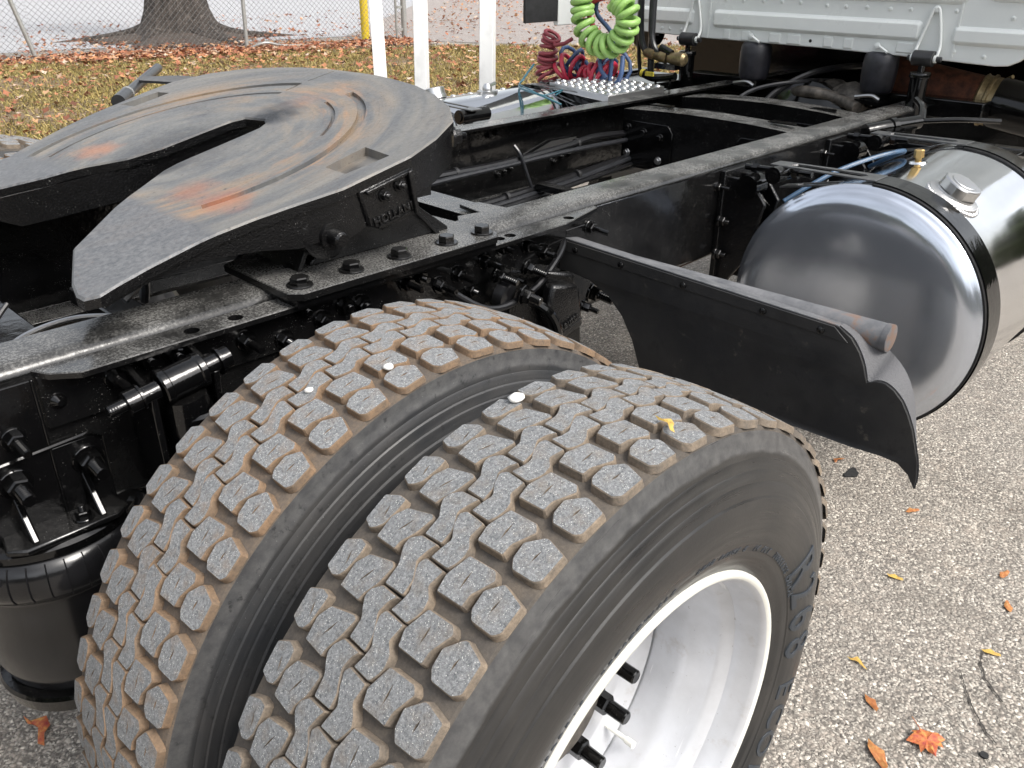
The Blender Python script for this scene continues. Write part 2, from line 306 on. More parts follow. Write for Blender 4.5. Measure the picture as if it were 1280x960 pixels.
def mk_far(name, c0, c1, c2, sc=25):
    m = NM(name); n1 = m.noise(sc, 6, .75); n2 = m.noise(.8, 5, .6); n3 = m.noise(5, 5, .7)
    c = m.mix(m.ramp(n1, [(.35, 0), (.65, 1)]), c0, c1); c = m.mix(m.ramp(n3, [(.5, 0), (.68, .7)]), c, c2); c = m.mix(m.ramp(n2, [(.5, 0), (.7, .3)]), c, c0)
    m.set(c, .9, spec=.3); m.bump(n1, .6, .03); return m.m
M['road'] = mk_far('pale_road_asphalt', (.33, .33, .34), (.47, .47, .48), (.40, .39, .39), 40)
M['lot'] = mk_far('leafy_gravel_lot', (.24, .215, .20), (.38, .345, .32), (.30, .23, .195), 30)
M['soil'] = mk_far('lawn_soil', (.13, .095, .06), (.26, .195, .125), (.26, .15, .085), 22)
M['mulch'] = mk_far('dark_mulch', (.04, .033, .028), (.12, .10, .085), (.10, .06, .045), 30)
def mk_attr(name, cols, rough=.8, trans=0, seedmul=1.0):     # colour from a per-vertex random value
    m = NM(name); a = m.n('ShaderNodeAttribute', attribute_name='rnd'); c = m.ramp(a.outputs['Fac'], cols)
    m.set(c, rough, spec=.3); return m.m
M['grass'] = mk_attr('autumn_grass', [(0, (.10, .08, .04)), (.35, (.22, .175, .06)), (.65, (.37, .28, .095)), (.85, (.48, .38, .17)), (1, (.18, .19, .05))])
M['litter'] = mk_attr('dry_leaves', [(0, (.12, .05, .03)), (.3, (.27, .10, .055)), (.55, (.38, .16, .09)), (.75, (.46, .23, .10)), (.9, (.42, .29, .20)), (1, (.56, .46, .36))])
def mk_leaf(name, c1, c2, c3):
    m = NM(name); v = m.vec_rand(); n = m.noise(70, 5, .7, v); n2 = m.noise(220, 3, .6, v)
    c = m.ramp(n, [(.32, c1), (.5, c2), (.68, c3)]); c = m.mix(m.ramp(n2, [(.62, 0), (.72, .6)]), c, (.12, .05, .03)); m.set(c, .6); m.bump(n, .4, .003); return m.m
M['leaf_maple'] = mk_leaf('orange_red_leaf', (.62, .34, .09), (.50, .14, .05), (.34, .05, .05))
M['leaf_scrap'] = mk_leaf('orange_leaf', (.50, .27, .09), (.42, .16, .05), (.30, .10, .04))
M['leaf_yellow'] = mk_leaf('yellow_leaf', (.62, .46, .12), (.55, .36, .08), (.40, .22, .06))

# ------------------------------------------------------------------ mesh helpers
class MB:
    def __init__(s): s.v = []; s.f = []; s.m = []
    def add(s, vs, fs, mi=0):
        o = len(s.v); s.v += [tuple(q) for q in vs]; s.f += [tuple(i+o for i in q) for q in fs]; s.m += [mi]*len(fs); return s
    def box(s, lo, hi, mi=0, mat=None):
        (a, b, c), (d, e, g) = lo, hi
        v = [(a,b,c),(d,b,c),(d,e,c),(a,e,c),(a,b,g),(d,b,g),(d,e,g),(a,e,g)]
        if mat is not None: v = [tuple(mat @ Vector(q)) for q in v]
        return s.add(v, [(0,3,2,1),(4,5,6,7),(0,1,5,4),(1,2,6,5),(2,3,7,6),(3,0,4,7)], mi)
    def lathe(s, prof, o, ax, n=24, mi=0, cap=True, mis=None):       # prof: (distance along axis, radius)
        o = Vector(o); ax = Vector(ax).normalized(); t = ax.orthogonal().normalized(); b = ax.cross(t); vs = []
        for h, q in prof:
            for i in range(n):
                a = 2*PI*i/n; vs.append(o + ax*h + t*(q*math.cos(a)) + b*(q*math.sin(a)))
        base = len(s.v); s.v += [tuple(q) for q in vs]
        for k in range(len(prof)-1):
            mm = mis[k] if mis else mi
            for i in range(n):
                j = (i+1) % n; s.f.append((base+k*n+i, base+k*n+j, base+(k+1)*n+j, base+(k+1)*n+i)); s.m.append(mm)
        if cap:
            s.f.append(tuple(base+i for i in reversed(range(n)))); s.m.append(mi)
            s.f.append(tuple(base+(len(prof)-1)*n+i for i in range(n))); s.m.append(mi)
        return s
    def cyl(s, p0, p1, r0, r1=None, n=16, mi=0, cap=True):
        p0, p1 = Vector(p0), Vector(p1); return s.lathe([(0, r0), ((p1-p0).length, r0 if r1 is None else r1)], p0, p1-p0, n, mi, cap)
    def tube(s, pts, rad, n=8, mi=0, cap=True):
        pts = [Vector(q) for q in pts]; m = len(pts); T = []
        for i in range(m): T.append((pts[min(i+1, m-1)]-pts[max(i-1, 0)]).normalized())
        nrm = T[0].orthogonal().normalized(); vs = []
        for i in range(m):
            nrm = (nrm - T[i]*nrm.dot(T[i])).normalized(); b = T[i].cross(nrm); rr = rad[i] if isinstance(rad, (list, tuple)) else rad
            for k in range(n):
                a = 2*PI*k/n; vs.append(pts[i]+nrm*(rr*math.cos(a))+b*(rr*math.sin(a)))
        base = len(s.v); s.v += [tuple(q) for q in vs]
        for i in range(m-1):
            for k in range(n):
                j = (k+1) % n; s.f.append((base+i*n+k, base+i*n+j, base+(i+1)*n+j, base+(i+1)*n+k)); s.m.append(mi)
        if cap:
            s.f.append(tuple(base+i for i in reversed(range(n)))); s.f.append(tuple(base+(m-1)*n+i for i in range(n))); s.m += [mi, mi]
        return s
    def prism(s, pts, d, mi=0):       # pts: planar 3-D outline, d: extrusion vector
        pts = [Vector(q) for q in pts]; d = Vector(d); n = len(pts)
        nor = sum(((pts[i]).cross(pts[(i+1) % n]) for i in range(n)), Vector())
        if nor.dot(d) > 0: pts = pts[::-1]
        vs = pts + [q+d for q in pts]; fs = [tuple(range(n)), tuple(reversed(range(n, 2*n)))]
        fs += [(i, i+n, (i+1) % n+n, (i+1) % n) for i in range(n)]
        return s.add(vs, fs, mi)
    def hexbolt(s, p, ax, r=.012, h=.010, stud=0, washer=True, sr=None, mi=0):
        p, ax = Vector(p), Vector(ax).normalized(); z = 0
        if washer: s.lathe([(-.003, r*1.35), (.002, r*1.35), (.003, r*1.28)], p, ax, 20, mi); z = .003
        s.lathe([(z, r), (z+h*.85, r), (z+h, r*.86)], p, ax, 6, mi)
        if stud:
            q = sr or r*.5; pr = [(z+h, q)]; k = 7
            for i in range(k): pr += [(z+h+stud*(i+.3)/k, q), (z+h+stud*(i+.65)/k, q*.9)]
            pr += [(z+h+stud, q*.85)]; s.lathe(pr, p, ax, 10, mi)
        return s
def link(o, parent=None, **props):
    COL.objects.link(o)
    if parent is not None: o.parent = parent
    for k, v in props.items(): o[k] = v
    return o
def obj(name, mb, mat, parent=None, loc=None, smooth=35, bevel=0, **props):
    me = bpy.data.meshes.new(name); me.from_pydata([tuple(q) for q in mb.v], [], mb.f)
    for q in (mat if isinstance(mat, (list, tuple)) else [mat]): me.materials.append(q)
    me.polygons.foreach_set('material_index', mb.m)
    if smooth:
        me.polygons.foreach_set('use_smooth', [True]*len(me.polygons)); me.update(); me.set_sharp_from_angle(angle=math.radians(smooth))
    o = bpy.data.objects.new(name, me)
    if loc is not None: o.location = loc
    if bevel:
        bv = o.modifiers.new('bevel', 'BEVEL'); bv.width = bevel; bv.segments = 2; bv.limit_method = 'ANGLE'; bv.angle_limit = math.radians(40); bv.harden_normals = False
    return link(o, parent, **props)
def empty(name, loc=(0, 0, 0), parent=None, rot=None, **props):
    o = bpy.data.objects.new(name, None); o.location = loc; o.empty_display_size = .1
    if rot: o.rotation_euler = rot
    return link(o, parent, **props)
def dup(o, parent=None, **props):
    c = o.copy(); COL.objects.link(c)
    if parent is not None: c.parent = parent
    for k, v in props.items(): c[k] = v
    return c
def text_obj(name, body, size, mat, parent, mw, extrude=.001, bev=.0004, **props):
    cu = bpy.data.curves.new(name, 'FONT'); cu.body = body; cu.size = size; cu.extrude = extrude; cu.bevel_depth = bev; cu.align_x = 'CENTER'; cu.align_y = 'CENTER'
    cu.materials.append(mat); cu.resolution_u = 3; t = bpy.data.objects.new(name, cu); COL.objects.link(t); bpy.context.view_layer.update()
    me = bpy.data.meshes.new_from_object(t.evaluated_get(bpy.context.evaluated_depsgraph_get())); bpy.data.objects.remove(t); bpy.data.curves.remove(cu)
    me.name = name; o = link(bpy.data.objects.new(name, me), parent, **props); o.matrix_local = mw; return o
def catmull(P, k=8):
    P = [Vector(q) for q in P]; Q = [P[0]*2-P[1]] + P + [P[-1]*2-P[-2]]; o = []
    for i in range(1, len(Q)-2):
        a, b, c, d = Q[i-1:i+3]
        for j in range(k):
            t = j/k; o.append(.5*((2*b)+(c-a)*t+(2*a-5*b+4*c-d)*t*t+(3*b-a-3*c+d)*t**3))
    return o+[P[-1]]
def coil(path, R, turns, k=14, squash=1.0):
    P = catmull(path, 16); L = len(P); T = [(P[min(i+1, L-1)]-P[max(i-1, 0)]).normalized() for i in range(L)]
    n = T[0].orthogonal().normalized(); N = []
    for i in range(L): n = (n-T[i]*n.dot(T[i])).normalized(); N.append(n.copy())
    out = []; tot = int(turns*k); R0_ = turns
    for i in range(tot+1):
        s_ = i/tot*(L-1); a = min(int(s_), L-2); t = s_-a; c = P[a].lerp(P[a+1], t); nn = N[a].lerp(N[a+1], t).normalized(); b = T[a].lerp(T[a+1], t).normalized().cross(nn)
        an = 2*PI*i/k; rr = R(i/tot) if callable(R) else R; out.append(c+nn*(rr*(1+.06*math.sin(i*.23+R0_))*math.cos(an))+b*(rr*(1+.06*math.cos(i*.31+R0_))*squash*math.sin(an))+T[a]*(.0022*math.sin(i*.17+R0_)))
    return out
def tess(loops):      # outline + holes in 2-D -> (points, triangles) facing +z
    pts = [q for lp in loops for q in lp]; tr = tessellate_polygon([[Vector((x, y, 0)) for x, y in lp] for lp in loops]); o = []
    for a, b, c in tr:
        A, B, C_ = pts[a], pts[b], pts[c]
        if (B[0]-A[0])*(C_[1]-A[1])-(B[1]-A[1])*(C_[0]-A[0]) < 0: a, c = c, a
        o.append((a, b, c))
    return pts, o
def area(lp): return sum(lp[i][0]*lp[(i+1) % len(lp)][1]-lp[(i+1) % len(lp)][0]*lp[i][1] for i in range(len(lp)))/2
def inset(lp, d):     # offset a counter-clockwise polygon inwards by d
    n = len(lp); o = []
    for i in range(n):
        a, b, c = Vector(lp[i-1]), Vector(lp[i]), Vector(lp[(i+1) % n]); e1, e2 = (b-a).normalized(), (c-b).normalized()
        n1, n2 = Vector((-e1.y, e1.x)), Vector((-e2.y, e2.x)); m = n1+n2; k = m.dot(n1)
        m = m/(k if k > .35 else .35); o.append((b.x+m.x*d, b.y+m.y*d))
    return o
def ccw(lp): return lp if area(lp) > 0 else lp[::-1]
def plate(outline, recesses, thick, chamfer=.002, mi_top=0, mi_side=0):
    """flat plate with chamfered edge; recesses: (polygon, depth or None for a through hole)"""
    outline = ccw(outline); ins = inset(outline, chamfer); mb = MB(); holes = [ccw(q)[::-1] for q, _ in recesses]
    pts, tr = tess([ins]+holes); mb.add([(x, y, 0) for x, y in pts], tr, mi_top)
    n = len(outline); ring = lambda lp, z: [(x, y, z) for x, y in lp]
    quad = lambda n: [(i, (i+1) % n, (i+1) % n+n, i+n) for i in range(n)]
    mb.add(ring(outline, -chamfer)+ring(ins, 0), quad(n), mi_top); mb.add(ring(outline, -thick)+ring(outline, -chamfer), quad(n), mi_side)
    thr = []
    for hp, (q, d) in zip(holes, recesses):
        k = len(hp); dd = thick if d is None else d
        mb.add(ring(hp, -dd)+ring(hp, 0), quad(k), mi_side if d is None else mi_top)
        if d is None: thr.append(hp)
        else: pts, tr = tess([hp[::-1]]); mb.add([(x, y, -dd) for x, y in pts], tr, mi_top)
    pts, tr = tess([outline]+thr); mb.add([(x, y, -thick) for x, y in pts], [t[::-1] for t in tr], mi_side)
    return mb
def circ(cx, cy, r, n=20, sx=1): return [(cx+r*sx*math.cos(2*PI*i/n), cy+r*math.sin(2*PI*i/n)) for i in range(n)]

# ================================================================== SETTING: ground
FENCE = [(-4.0, 14.4), (3.994, 12.635), (7.05, 11.962), (10.016, 11.489)]
def sheet(name, pts, z, mat, **p):
    mb = MB(); mb.add([(x, y, z) for x, y in pts], [tuple(range(len(pts)))]); me = obj(name, mb, mat, smooth=0, **p); return me
def grid_sheet(name, x0, y0, x1, y1, z, mat):
    sheet(name, [(x0, y0), (x1, y0), (x1, y1), (x0, y1)], z, mat, kind='structure')
grid_sheet('ground', -300, -300, 300, 300, 0, M['asphalt'])
LAWN = [(-40, 3.2), (6.9, 2.9), (9.6, 4.2), (13.5, 7.0), (11.6, 8.7), (9.6, 10.35), (7.05, 11.5), (3.99, 12.2), (-4, 14.0), (-40, 22)]
sheet('lawn', LAWN, .004, M['soil'], kind='structure')
sheet('road', [(-120, 42), (-4, 15.6), (3.99, 13.9), (6.1, 13.5), (9.7, 12.9), (60, 60), (60, 200), (-120, 200)], .004, M['road'], kind='structure')
sheet('gravel_lot', [(9.72, 12.88), (10.016, 11.49), (11.6, 8.72), (13.52, 7.0), (30, 10), (120, 60), (60.1, 59.9)], .008, M['lot'], kind='structure')
mulch = []
for i in range(26):
    a = 2*PI*i/26; rr = 1.05+.28*math.sin(3*a+1)+.12*math.sin(7*a); mulch.append((7.0+rr*1.45*math.cos(a), 14.05+rr*.95*math.sin(a)))
mb = MB(); nm = len(mulch); rings = []
for k_, (fr, hz) in enumerate(((1, .016), (.8, .07), (.6, .12), (.35, .16))): rings += [(7.0+(x-7.0)*fr, 14.05+(y-14.05)*fr, hz+(.02*math.sin(i*2.3+k_) if k_ else 0)) for i, (x, y) in enumerate(mulch)]
mb.add(rings, [(k_*nm+i, k_*nm+(i+1) % nm, (k_+1)*nm+(i+1) % nm, (k_+1)*nm+i) for k_ in range(3) for i in range(nm)]+[tuple(range(3*nm, 4*nm))]); obj('tree_bed', mb, M['mulch'], smooth=60, kind='structure')

def inside(poly, X, Y):
    r_ = np.zeros(len(X), bool); n = len(poly)
    for i in range(n):
        (x1, y1), (x2, y2) = poly[i], poly[(i+1) % n]
        c = ((y1 > Y) != (y2 > Y)) & (X < (x2-x1)*(Y-y1)/((y2-y1) if y2 != y1 else 1e-9)+x1); r_ ^= c
    return r_
def in_view(X, Y, lo=-.05):
    d = np.stack([X+.6615, Y+1.5712, np.full(len(X), -1.4563)], -1)
    z = d@np.array(f); px = 640+1055*(d@np.array(r2))/z; py = 480-1055*(d@np.array(u2))/z
    return (z > .3) & (px > -120) & (px < 1400) & (py > -160) & (py < 1080)
def scatter(name, mat, X, Y, Z, tmpl_v, tmpl_f, size, tilt, stretch=None, **props):
    n = len(X); V = np.array(tmpl_v, float); k = len(V); a = rng.uniform(0, 2*PI, n); ca, sa = np.cos(a), np.sin(a)
    P = V[None]*size[:, None, None]
    tx = rng.normal(0, tilt, n); ct, st = np.cos(tx), np.sin(tx)
    y, z = P[..., 1]*ct[:, None]-P[..., 2]*st[:, None], P[..., 1]*st[:, None]+P[..., 2]*ct[:, None]
    x = P[..., 0]; xx = x*ca[:, None]-y*sa[:, None]; yy = x*sa[:, None]+y*ca[:, None]
    W = np.stack([xx+X[:, None], yy+Y[:, None], z+Z[:, None]], -1).reshape(-1, 3)
    F = (np.array(tmpl_f)[None]+(np.arange(n)*k)[:, None, None]).reshape(-1, len(tmpl_f[0]))
    me = bpy.data.meshes.new(name); me.vertices.add(len(W)); me.vertices.foreach_set('co', W.astype(np.float32).ravel())
    nf, c = F.shape; me.loops.add(nf*c); me.loops.foreach_set('vertex_index', F.astype(np.int32).ravel()); me.polygons.add(nf)
    me.polygons.foreach_set('loop_start', np.arange(0, nf*c, c, dtype=np.int32)); me.update(calc_edges=True)
    at = me.attributes.new('rnd', 'FLOAT', 'POINT'); at.data.foreach_set('value', np.repeat(rng.uniform(0, 1, n), k).astype(np.float32))
    me.materials.append(mat); return link(bpy.data.objects.new(name, me), None, **props)
# grass blades
n = 260000; X = rng.uniform(-2, 13, n); Y = rng.uniform(2.9, 13.5, n); k = inside(LAWN, X, Y) & in_view(X, Y)
pn = np.sin(X*2.1+1.3*np.sin(Y*1.7))+np.cos(Y*2.6+X*.7); k &= rng.uniform(-2.6, 1.2, n) < pn
X, Y = X[k], Y[k]; sz = rng.uniform(.03, .07, len(X))
scatter('grass', M['grass'], X, Y, np.full(len(X), .003), [(-.06, 0, 0), (.06, 0, 0), (.03, .35, .6), (.0, .8, .85)], [(0, 1, 2), (0, 2, 3)], sz, .5, kind='stuff', label='yellowing autumn grass between the pavement and the wire fence', category='grass')
LV = [(0, -.6, 0), (.28, -.2, .08), (.6, .05, .16), (.25, .2, .05), (.1, .62, .12), (-.22, .22, .04), (-.58, .12, .18), (-.3, -.18, .06)]
LF = [(0, 1, 7), (1, 2, 3), (1, 3, 7), (3, 4, 5), (3, 5, 7), (5, 6, 7)]
# fallen leaves: thick band along the fence, thin over lawn and pavement
def along(n, lo, hi):
    seg = rng.integers(0, 3, n); t = rng.uniform(0, 1, n); A = np.array(FENCE)[seg]; B = np.array(FENCE)[seg+1]; P = A+(B-A)*t[:, None]
    return P[:, 0]+rng.normal(0, .05, n), P[:, 1]+rng.uniform(lo, hi, n)
x1, y1 = along(5200, -.95, .12); x2, y2 = along(1500, -2.2, .9)
n = 6000; x3 = rng.uniform(-2, 13, n); y3 = rng.uniform(2.9, 13.5, n); k = inside(LAWN, x3, y3)
x3, y3 = x3[k], y3[k]; n = 5200; x4 = rng.uniform(8, 26, n); y4 = rng.uniform(6, 24, n); k = ~inside(LAWN, x4, y4) & (y4 < 12.2+.0*x4+(x4-10)*.9); x4, y4 = x4[k], y4[k]
n = 900; x5 = rng.uniform(-2, 14, n); y5 = rng.uniform(12.5, 19, n)
a6 = rng.uniform(0, 2*PI, 700); r6 = rng.uniform(.5, 2.0, 700); x6, y6 = 7+r6*1.4*np.cos(a6), 13.9+r6*np.sin(a6)
X = np.concatenate([x1, x2, x3, x4, x5, x6]); Y = np.concatenate([y1, y2, y3, y4, y5, y6]); k = in_view(X, Y); X, Y = X[k], Y[k]
scatter('fallen_leaves', M['litter'], X, Y, np.full(len(X), .03)+rng.uniform(0, .03, len(X)), LV, LF, rng.uniform(.035, .095, len(X)), .45, kind='stuff', label='reddish brown leaf litter drifted along the fence and over the grass', category='leaf litter')
# sparse scraps further up the pavement under and past the truck
n = 260; X = rng.uniform(1.6, 8, n); Y = rng.uniform(-.6, 3.2, n); k = in_view(X, Y); X, Y = X[k], Y[k]
scatter('leaf_scraps', M['litter'], X, Y, np.full(len(X), .006), LV, LF, rng.uniform(.012, .04, len(X)), .2, kind='stuff', label='small orange leaf scraps strewn on the asphalt beneath the truck', category='leaf litter')

# ------------------------------------------------------------------ fence
fe = empty('wire_fence', (3.994, 12.635, 0), label='grey chain link fence running along the far edge of the grass', category='fence')
def loc(q, o): return (q[0]-o[0], q[1]-o[1], q[2]-o[2])
FO = (3.994, 12.635, 0); fab = MB(); FH = 1.75
lean = [(-.05, .04), (-.16, .08), (.05, .02), (0, 0)]
for (a, b) in zip(FENCE[:-1], FENCE[1:]):
    A, B = Vector((*a, 0)), Vector((*b, 0)); L = (B-A).length; d = (B-A)/L; sp = .085; nrm = Vector((-d.y, d.x, 0))
    for sg in (1, -1):
        c = -FH
        while c < L+FH:
            # wire: along = c + sg*z, clipped to the panel
            if sg > 0: z0, z1 = max(0, -c), min(FH, L-c)
            else: z0, z1 = max(0, c-L), min(FH, c)
            if z1-z0 > .03:
                p0 = A+d*(c+sg*z0)+Vector((0, 0, z0+.03))+nrm*(.004*sg)-Vector(FO); p1 = A+d*(c+sg*z1)+Vector((0, 0, z1+.03))+nrm*(.004*sg)-Vector(FO)
                fab.cyl(p0, p1, .0028, n=3, cap=False)
            c += sp
obj('wire_mesh', fab, M['wire'], fe, smooth=0)
for i, (q, l_) in enumerate(zip(FENCE[1:], lean[1:])):
    mb = MB(); rr = .032 if i < 2 else .05; t = .0 if i == 2 else 1
    mb.cyl(loc((q[0], q[1], 0), FO), loc((q[0]+l_[0]*1.7*t-.10*(i == 0), q[1]+l_[1], FH+.1), FO), rr, n=12); obj('fence_post', mb, M['galv'], fe)
mb = MB(); q = FENCE[3]
for z in (.18, .55, .9): mb.box(loc((q[0]-.16, q[1]-.02, z), FO), loc((q[0]-.03, q[1]+.02, z+.04), FO))
mb.cyl(loc((q[0]-.17, q[1]+.01, .04), FO), loc((q[0]-.17, q[1]+.01, FH), FO), .022, n=10); obj('gate_hinge', mb, M['galv'], fe)
mb = MB(); mb.tube(catmull([loc((6.98, 11.75, .04), FO), loc((7.2, 11.6, .12), FO), loc((7.6, 11.62, .05), FO), loc((8.6, 11.55, .03), FO)]), .022, 8); obj('bottom_rail', mb, M['galv'], fe)
# yellow bollard, white posts
mb = MB(); mb.lathe([(0, .075), (.9, .075), (.97, .05), (.99, .01)], (0, 0, 0), (0, 0, 1), 20)
obj('bollard', mb, M['yellow'], loc=(9.55, 12.05, 0), label='yellow steel bollard standing beside the fence gate post', category='bollard')
def white_post(p0, p1, w, tw, label):
    A, B = Vector(p0), Vector(p1); d = (B-A)/(B.z-A.z); base = A-d*A.z; top = d*1.75; a = math.atan2(A.y+1.57, A.x+.66)+tw; e = Vector((-math.sin(a), math.cos(a), 0))*w/2; g = Vector((math.cos(a), math.sin(a), 0))*w/2
    mb = MB(); c = [e+g, e-g, -e-g, -e+g]; mb.add(c+[q+top for q in c], [(0, 1, 2, 3)[::-1], (4, 5, 6, 7)]+[(i, (i+1) % 4, (i+1) % 4+4, i+4) for i in range(4)])
    return obj('white_post', mb, M['white_wood'], loc=base, smooth=20, bevel=.006, label=label, category='post', group='white posts at the edge of the lawn')
white_post((4.15, 4.669, .444), (4.346, 4.934, 1.081), .092, -.35, 'thin white post nearest the yellow bollard, leftmost of three')
white_post((3.489, 3.333, .557), (3.691, 3.559, 1.15), .090, -.28, 'middle one of the three white posts, right of the thinnest')
white_post((3.366, 2.538, .626), (3.569, 2.737, 1.183), .092, -.22, 'widest white post, rising right behind the far fuel tank')
# tree
mb = MB(); ring = 28; lev = [(0, .98), (.10, .80), (.25, .66), (.5, .55), (.9, .47), (1.5, .43), (2.4, .41), (3.4, .38), (4.2, .30)]; vs = []
for z, rr in lev:
    for i in range(ring):
        a = 2*PI*i/ring; fl = 1+(.34*max(0, 1-z/.6))*max(0, math.sin(4*a+.6))+.05*math.sin(9*a+z)+.06*mnoise.noise(Vector((math.cos(a)*2, math.sin(a)*2, z*2)))
        vs.append((rr*fl*math.cos(a), rr*fl*math.sin(a), z))
mb.v = vs
for k_ in range(len(lev)-1):
    for i in range(ring): j = (i+1) % ring; mb.f.append((k_*ring+i, k_*ring+j, (k_+1)*ring+j, (k_+1)*ring+i)); mb.m.append(0)
tr = empty('tree', (7.15, 14.4, 0), label='broad dark tree trunk with spreading roots behind the wire fence', category='tree')
obj('trunk', mb, M['bark'], tr, smooth=60)
for i in range(6):
    a = i*1.05+.4; L = 1.6+.3*(i % 3); mb = MB(); mb.tube(catmull([(.5*math.cos(a), .5*math.sin(a), .12), (1.0*math.cos(a+.1), 1.0*math.sin(a+.1), .04), (L*math.cos(a+.3), L*math.sin(a+.3), -.02)], 5), [.22-.2*j/10 for j in range(11)], 8); obj('root', mb, M['bark'], tr)
for i in range(5):
    a = i*1.3; mb = MB(); mb.tube(catmull([(.1*math.cos(a), .1*math.sin(a), 3.7), (.9*math.cos(a), .9*math.sin(a), 5), (2.2*math.cos(a+.2), 2.2*math.sin(a+.2), 6.6)], 5), [.24-.02*j for j in range(11)], 8); obj('limb', mb, M['bark'], tr)

# unseen belt of trees added behind and beside the camera to darken reflections
bm = bmesh.new(); na, nz_ = 220, 16; grid = []
for i in range(na+1):
    a = math.radians(115+(345-115)*i/na); row = []
    for j in range(nz_+1):
        z = j/nz_; h = 7.5+3.2*mnoise.noise(Vector((i*.21, 0, 0)))+2.0*mnoise.noise(Vector((i*.9, 3, 0))); R0 = 27+3*mnoise.noise(Vector((i*.1, 7, 0)))
        q = 1.6*mnoise.noise(Vector((i*.55, z*6, 1)))+.9*mnoise.noise(Vector((i*1.7, z*15, 5))); rr = R0+q+2.5*z*z
        row.append(bm.verts.new((rr*math.cos(a), rr*math.sin(a), z*h)))
    grid.append(row)
for i in range(na):
    for j in range(nz_): bm.faces.new((grid[i][j], grid[i+1][j], grid[i+1][j+1], grid[i][j+1]))
me = bpy.data.meshes.new('reflection_tree_belt'); bm.to_mesh(me); bm.free(); M['belt'] = mk_far('added_belt_foliage', (.02, .03, .012), (.06, .075, .03), (.09, .075, .035), 3); me.materials.append(M['belt'])
link(bpy.data.objects.new('reflection_tree_belt', me), None, kind='stuff', label='unseen tree belt added behind the viewer to darken reflections', category='trees')

# ================================================================== TRUCK
truck = empty('truck', (0, 0, 0), label='white cab tractor truck seen over its black rear frame, fifth wheel and dual tyres', category='truck')
ZR = .979           # top of the frame rails
# ------------------------------------------------------------------ frame rails
def rail(sgn, name='frame_rail'):
    # C section opening inwards, rounded outer corners; y measured outwards
    o, i, t, R, zt, zb = .436, .346, .009, .021, ZR, .722; P = []
    for k in range(5):
        a = PI/2*k/4; P.append((o-R+R*math.sin(a), zt-R+R*math.cos(a)))
    for k in range(5):
        a = PI/2*k/4; P.append((o-R+R*math.cos(a), zb+R-R*math.sin(a)))
    P += [(i, zb), (i, zb+t), (o-t, zb+t), (o-t, zt-t), (i, zt-t), (i, zt)]
    mb = MB(); mb.prism([(-2.6, sgn*y, z) for y, z in P], (6.6, 0, 0)); mb.m = [0]*len(mb.f)
    return obj(name, mb, M['paint_rail'], truck, smooth=50, bevel=.0015)
railN = rail(-1); railF = rail(1)
def bolt(p, ax, parent, r=.012, h=.01, stud=0, name='bolt', mat='paint', washer=True, sr=None):
    mb = MB(); mb.hexbolt((0, 0, 0), ax, r, h, stud, washer, sr); return obj(name, mb, M[mat], parent, loc=p, smooth=30)
# outboard mounting angles with bolt holes
def angle(sgn):
    a0, a1, yo, zt, th = -.385, .775, .487, .967, .009
    out = [(a0, .437), (a0+.012, .462), (a0+.045, yo), (a1-.15, yo), (a1-.008, .452), (a1, .437)]
    hs = [(circ(x, .463, .0115, 18), None) for x in (-.175, -.105, .455, .485, .66)]
    pl = plate([(x, y) for x, y in out], hs, th, .0015); mb = MB()
    mb.v = [(x, sgn*y, z+zt) for x, y, z in pl.v]; mb.f = pl.f if sgn > 0 else [q[::-1] for q in pl.f]; mb.m = pl.m
    mb.box((a0+.002, sgn*.437 if sgn > 0 else -.446, zt-.085), (a1-.002, .446 if sgn > 0 else -.437, zt-.0092))
    return obj('mounting_angle', mb, M['paint_rail'], truck, smooth=30)
angN = angle(-1); angF = angle(1)
# lap joint plate visible below the angle: a liner on the web
mb = MB(); mb.box((-1.5, -.4405, .735), (-.39, -.4365, .955)); mb.box((-.39, -.4405, .735), (-.386, -.4365, .955))
obj('web_liner', mb, M['paint_deep'], truck, bevel=.0015)
# base plates bolted across rail and angle
def base_plate(sgn):
    out = [(-.03, -.49), (-.012, -.508), (.405, -.508), (.424, -.49), (.41, -.30), (.33, -.262), (.06, -.262), (-.03, -.30)]
    pl = plate(out, [], .0125, .0015); mb = MB(); mb.v = [(x, -sgn*y, z+ZR+.0135) for x, y, z in pl.v]; mb.f = [q[::-1] for q in pl.f] if sgn > 0 else pl.f; mb.m = pl.m
    o = obj('base_plate', mb, M['paint_rail'], truck, smooth=30)
    for x in (.004, .103, .203, .311, .399): bolt((x, sgn*.473, ZR+.0135), (0, 0, 1), o, .0155, .012)
    # spacer bar between plate and angle
    sp = MB(); sp.box((-.02, min(sgn*.445, sgn*.5), .9675), (.41, max(sgn*.445, sgn*.5), .9785)); obj('spacer', sp, M['paint_deep'], o)
    return o
bpN = base_plate(-1); bpF = base_plate(1)
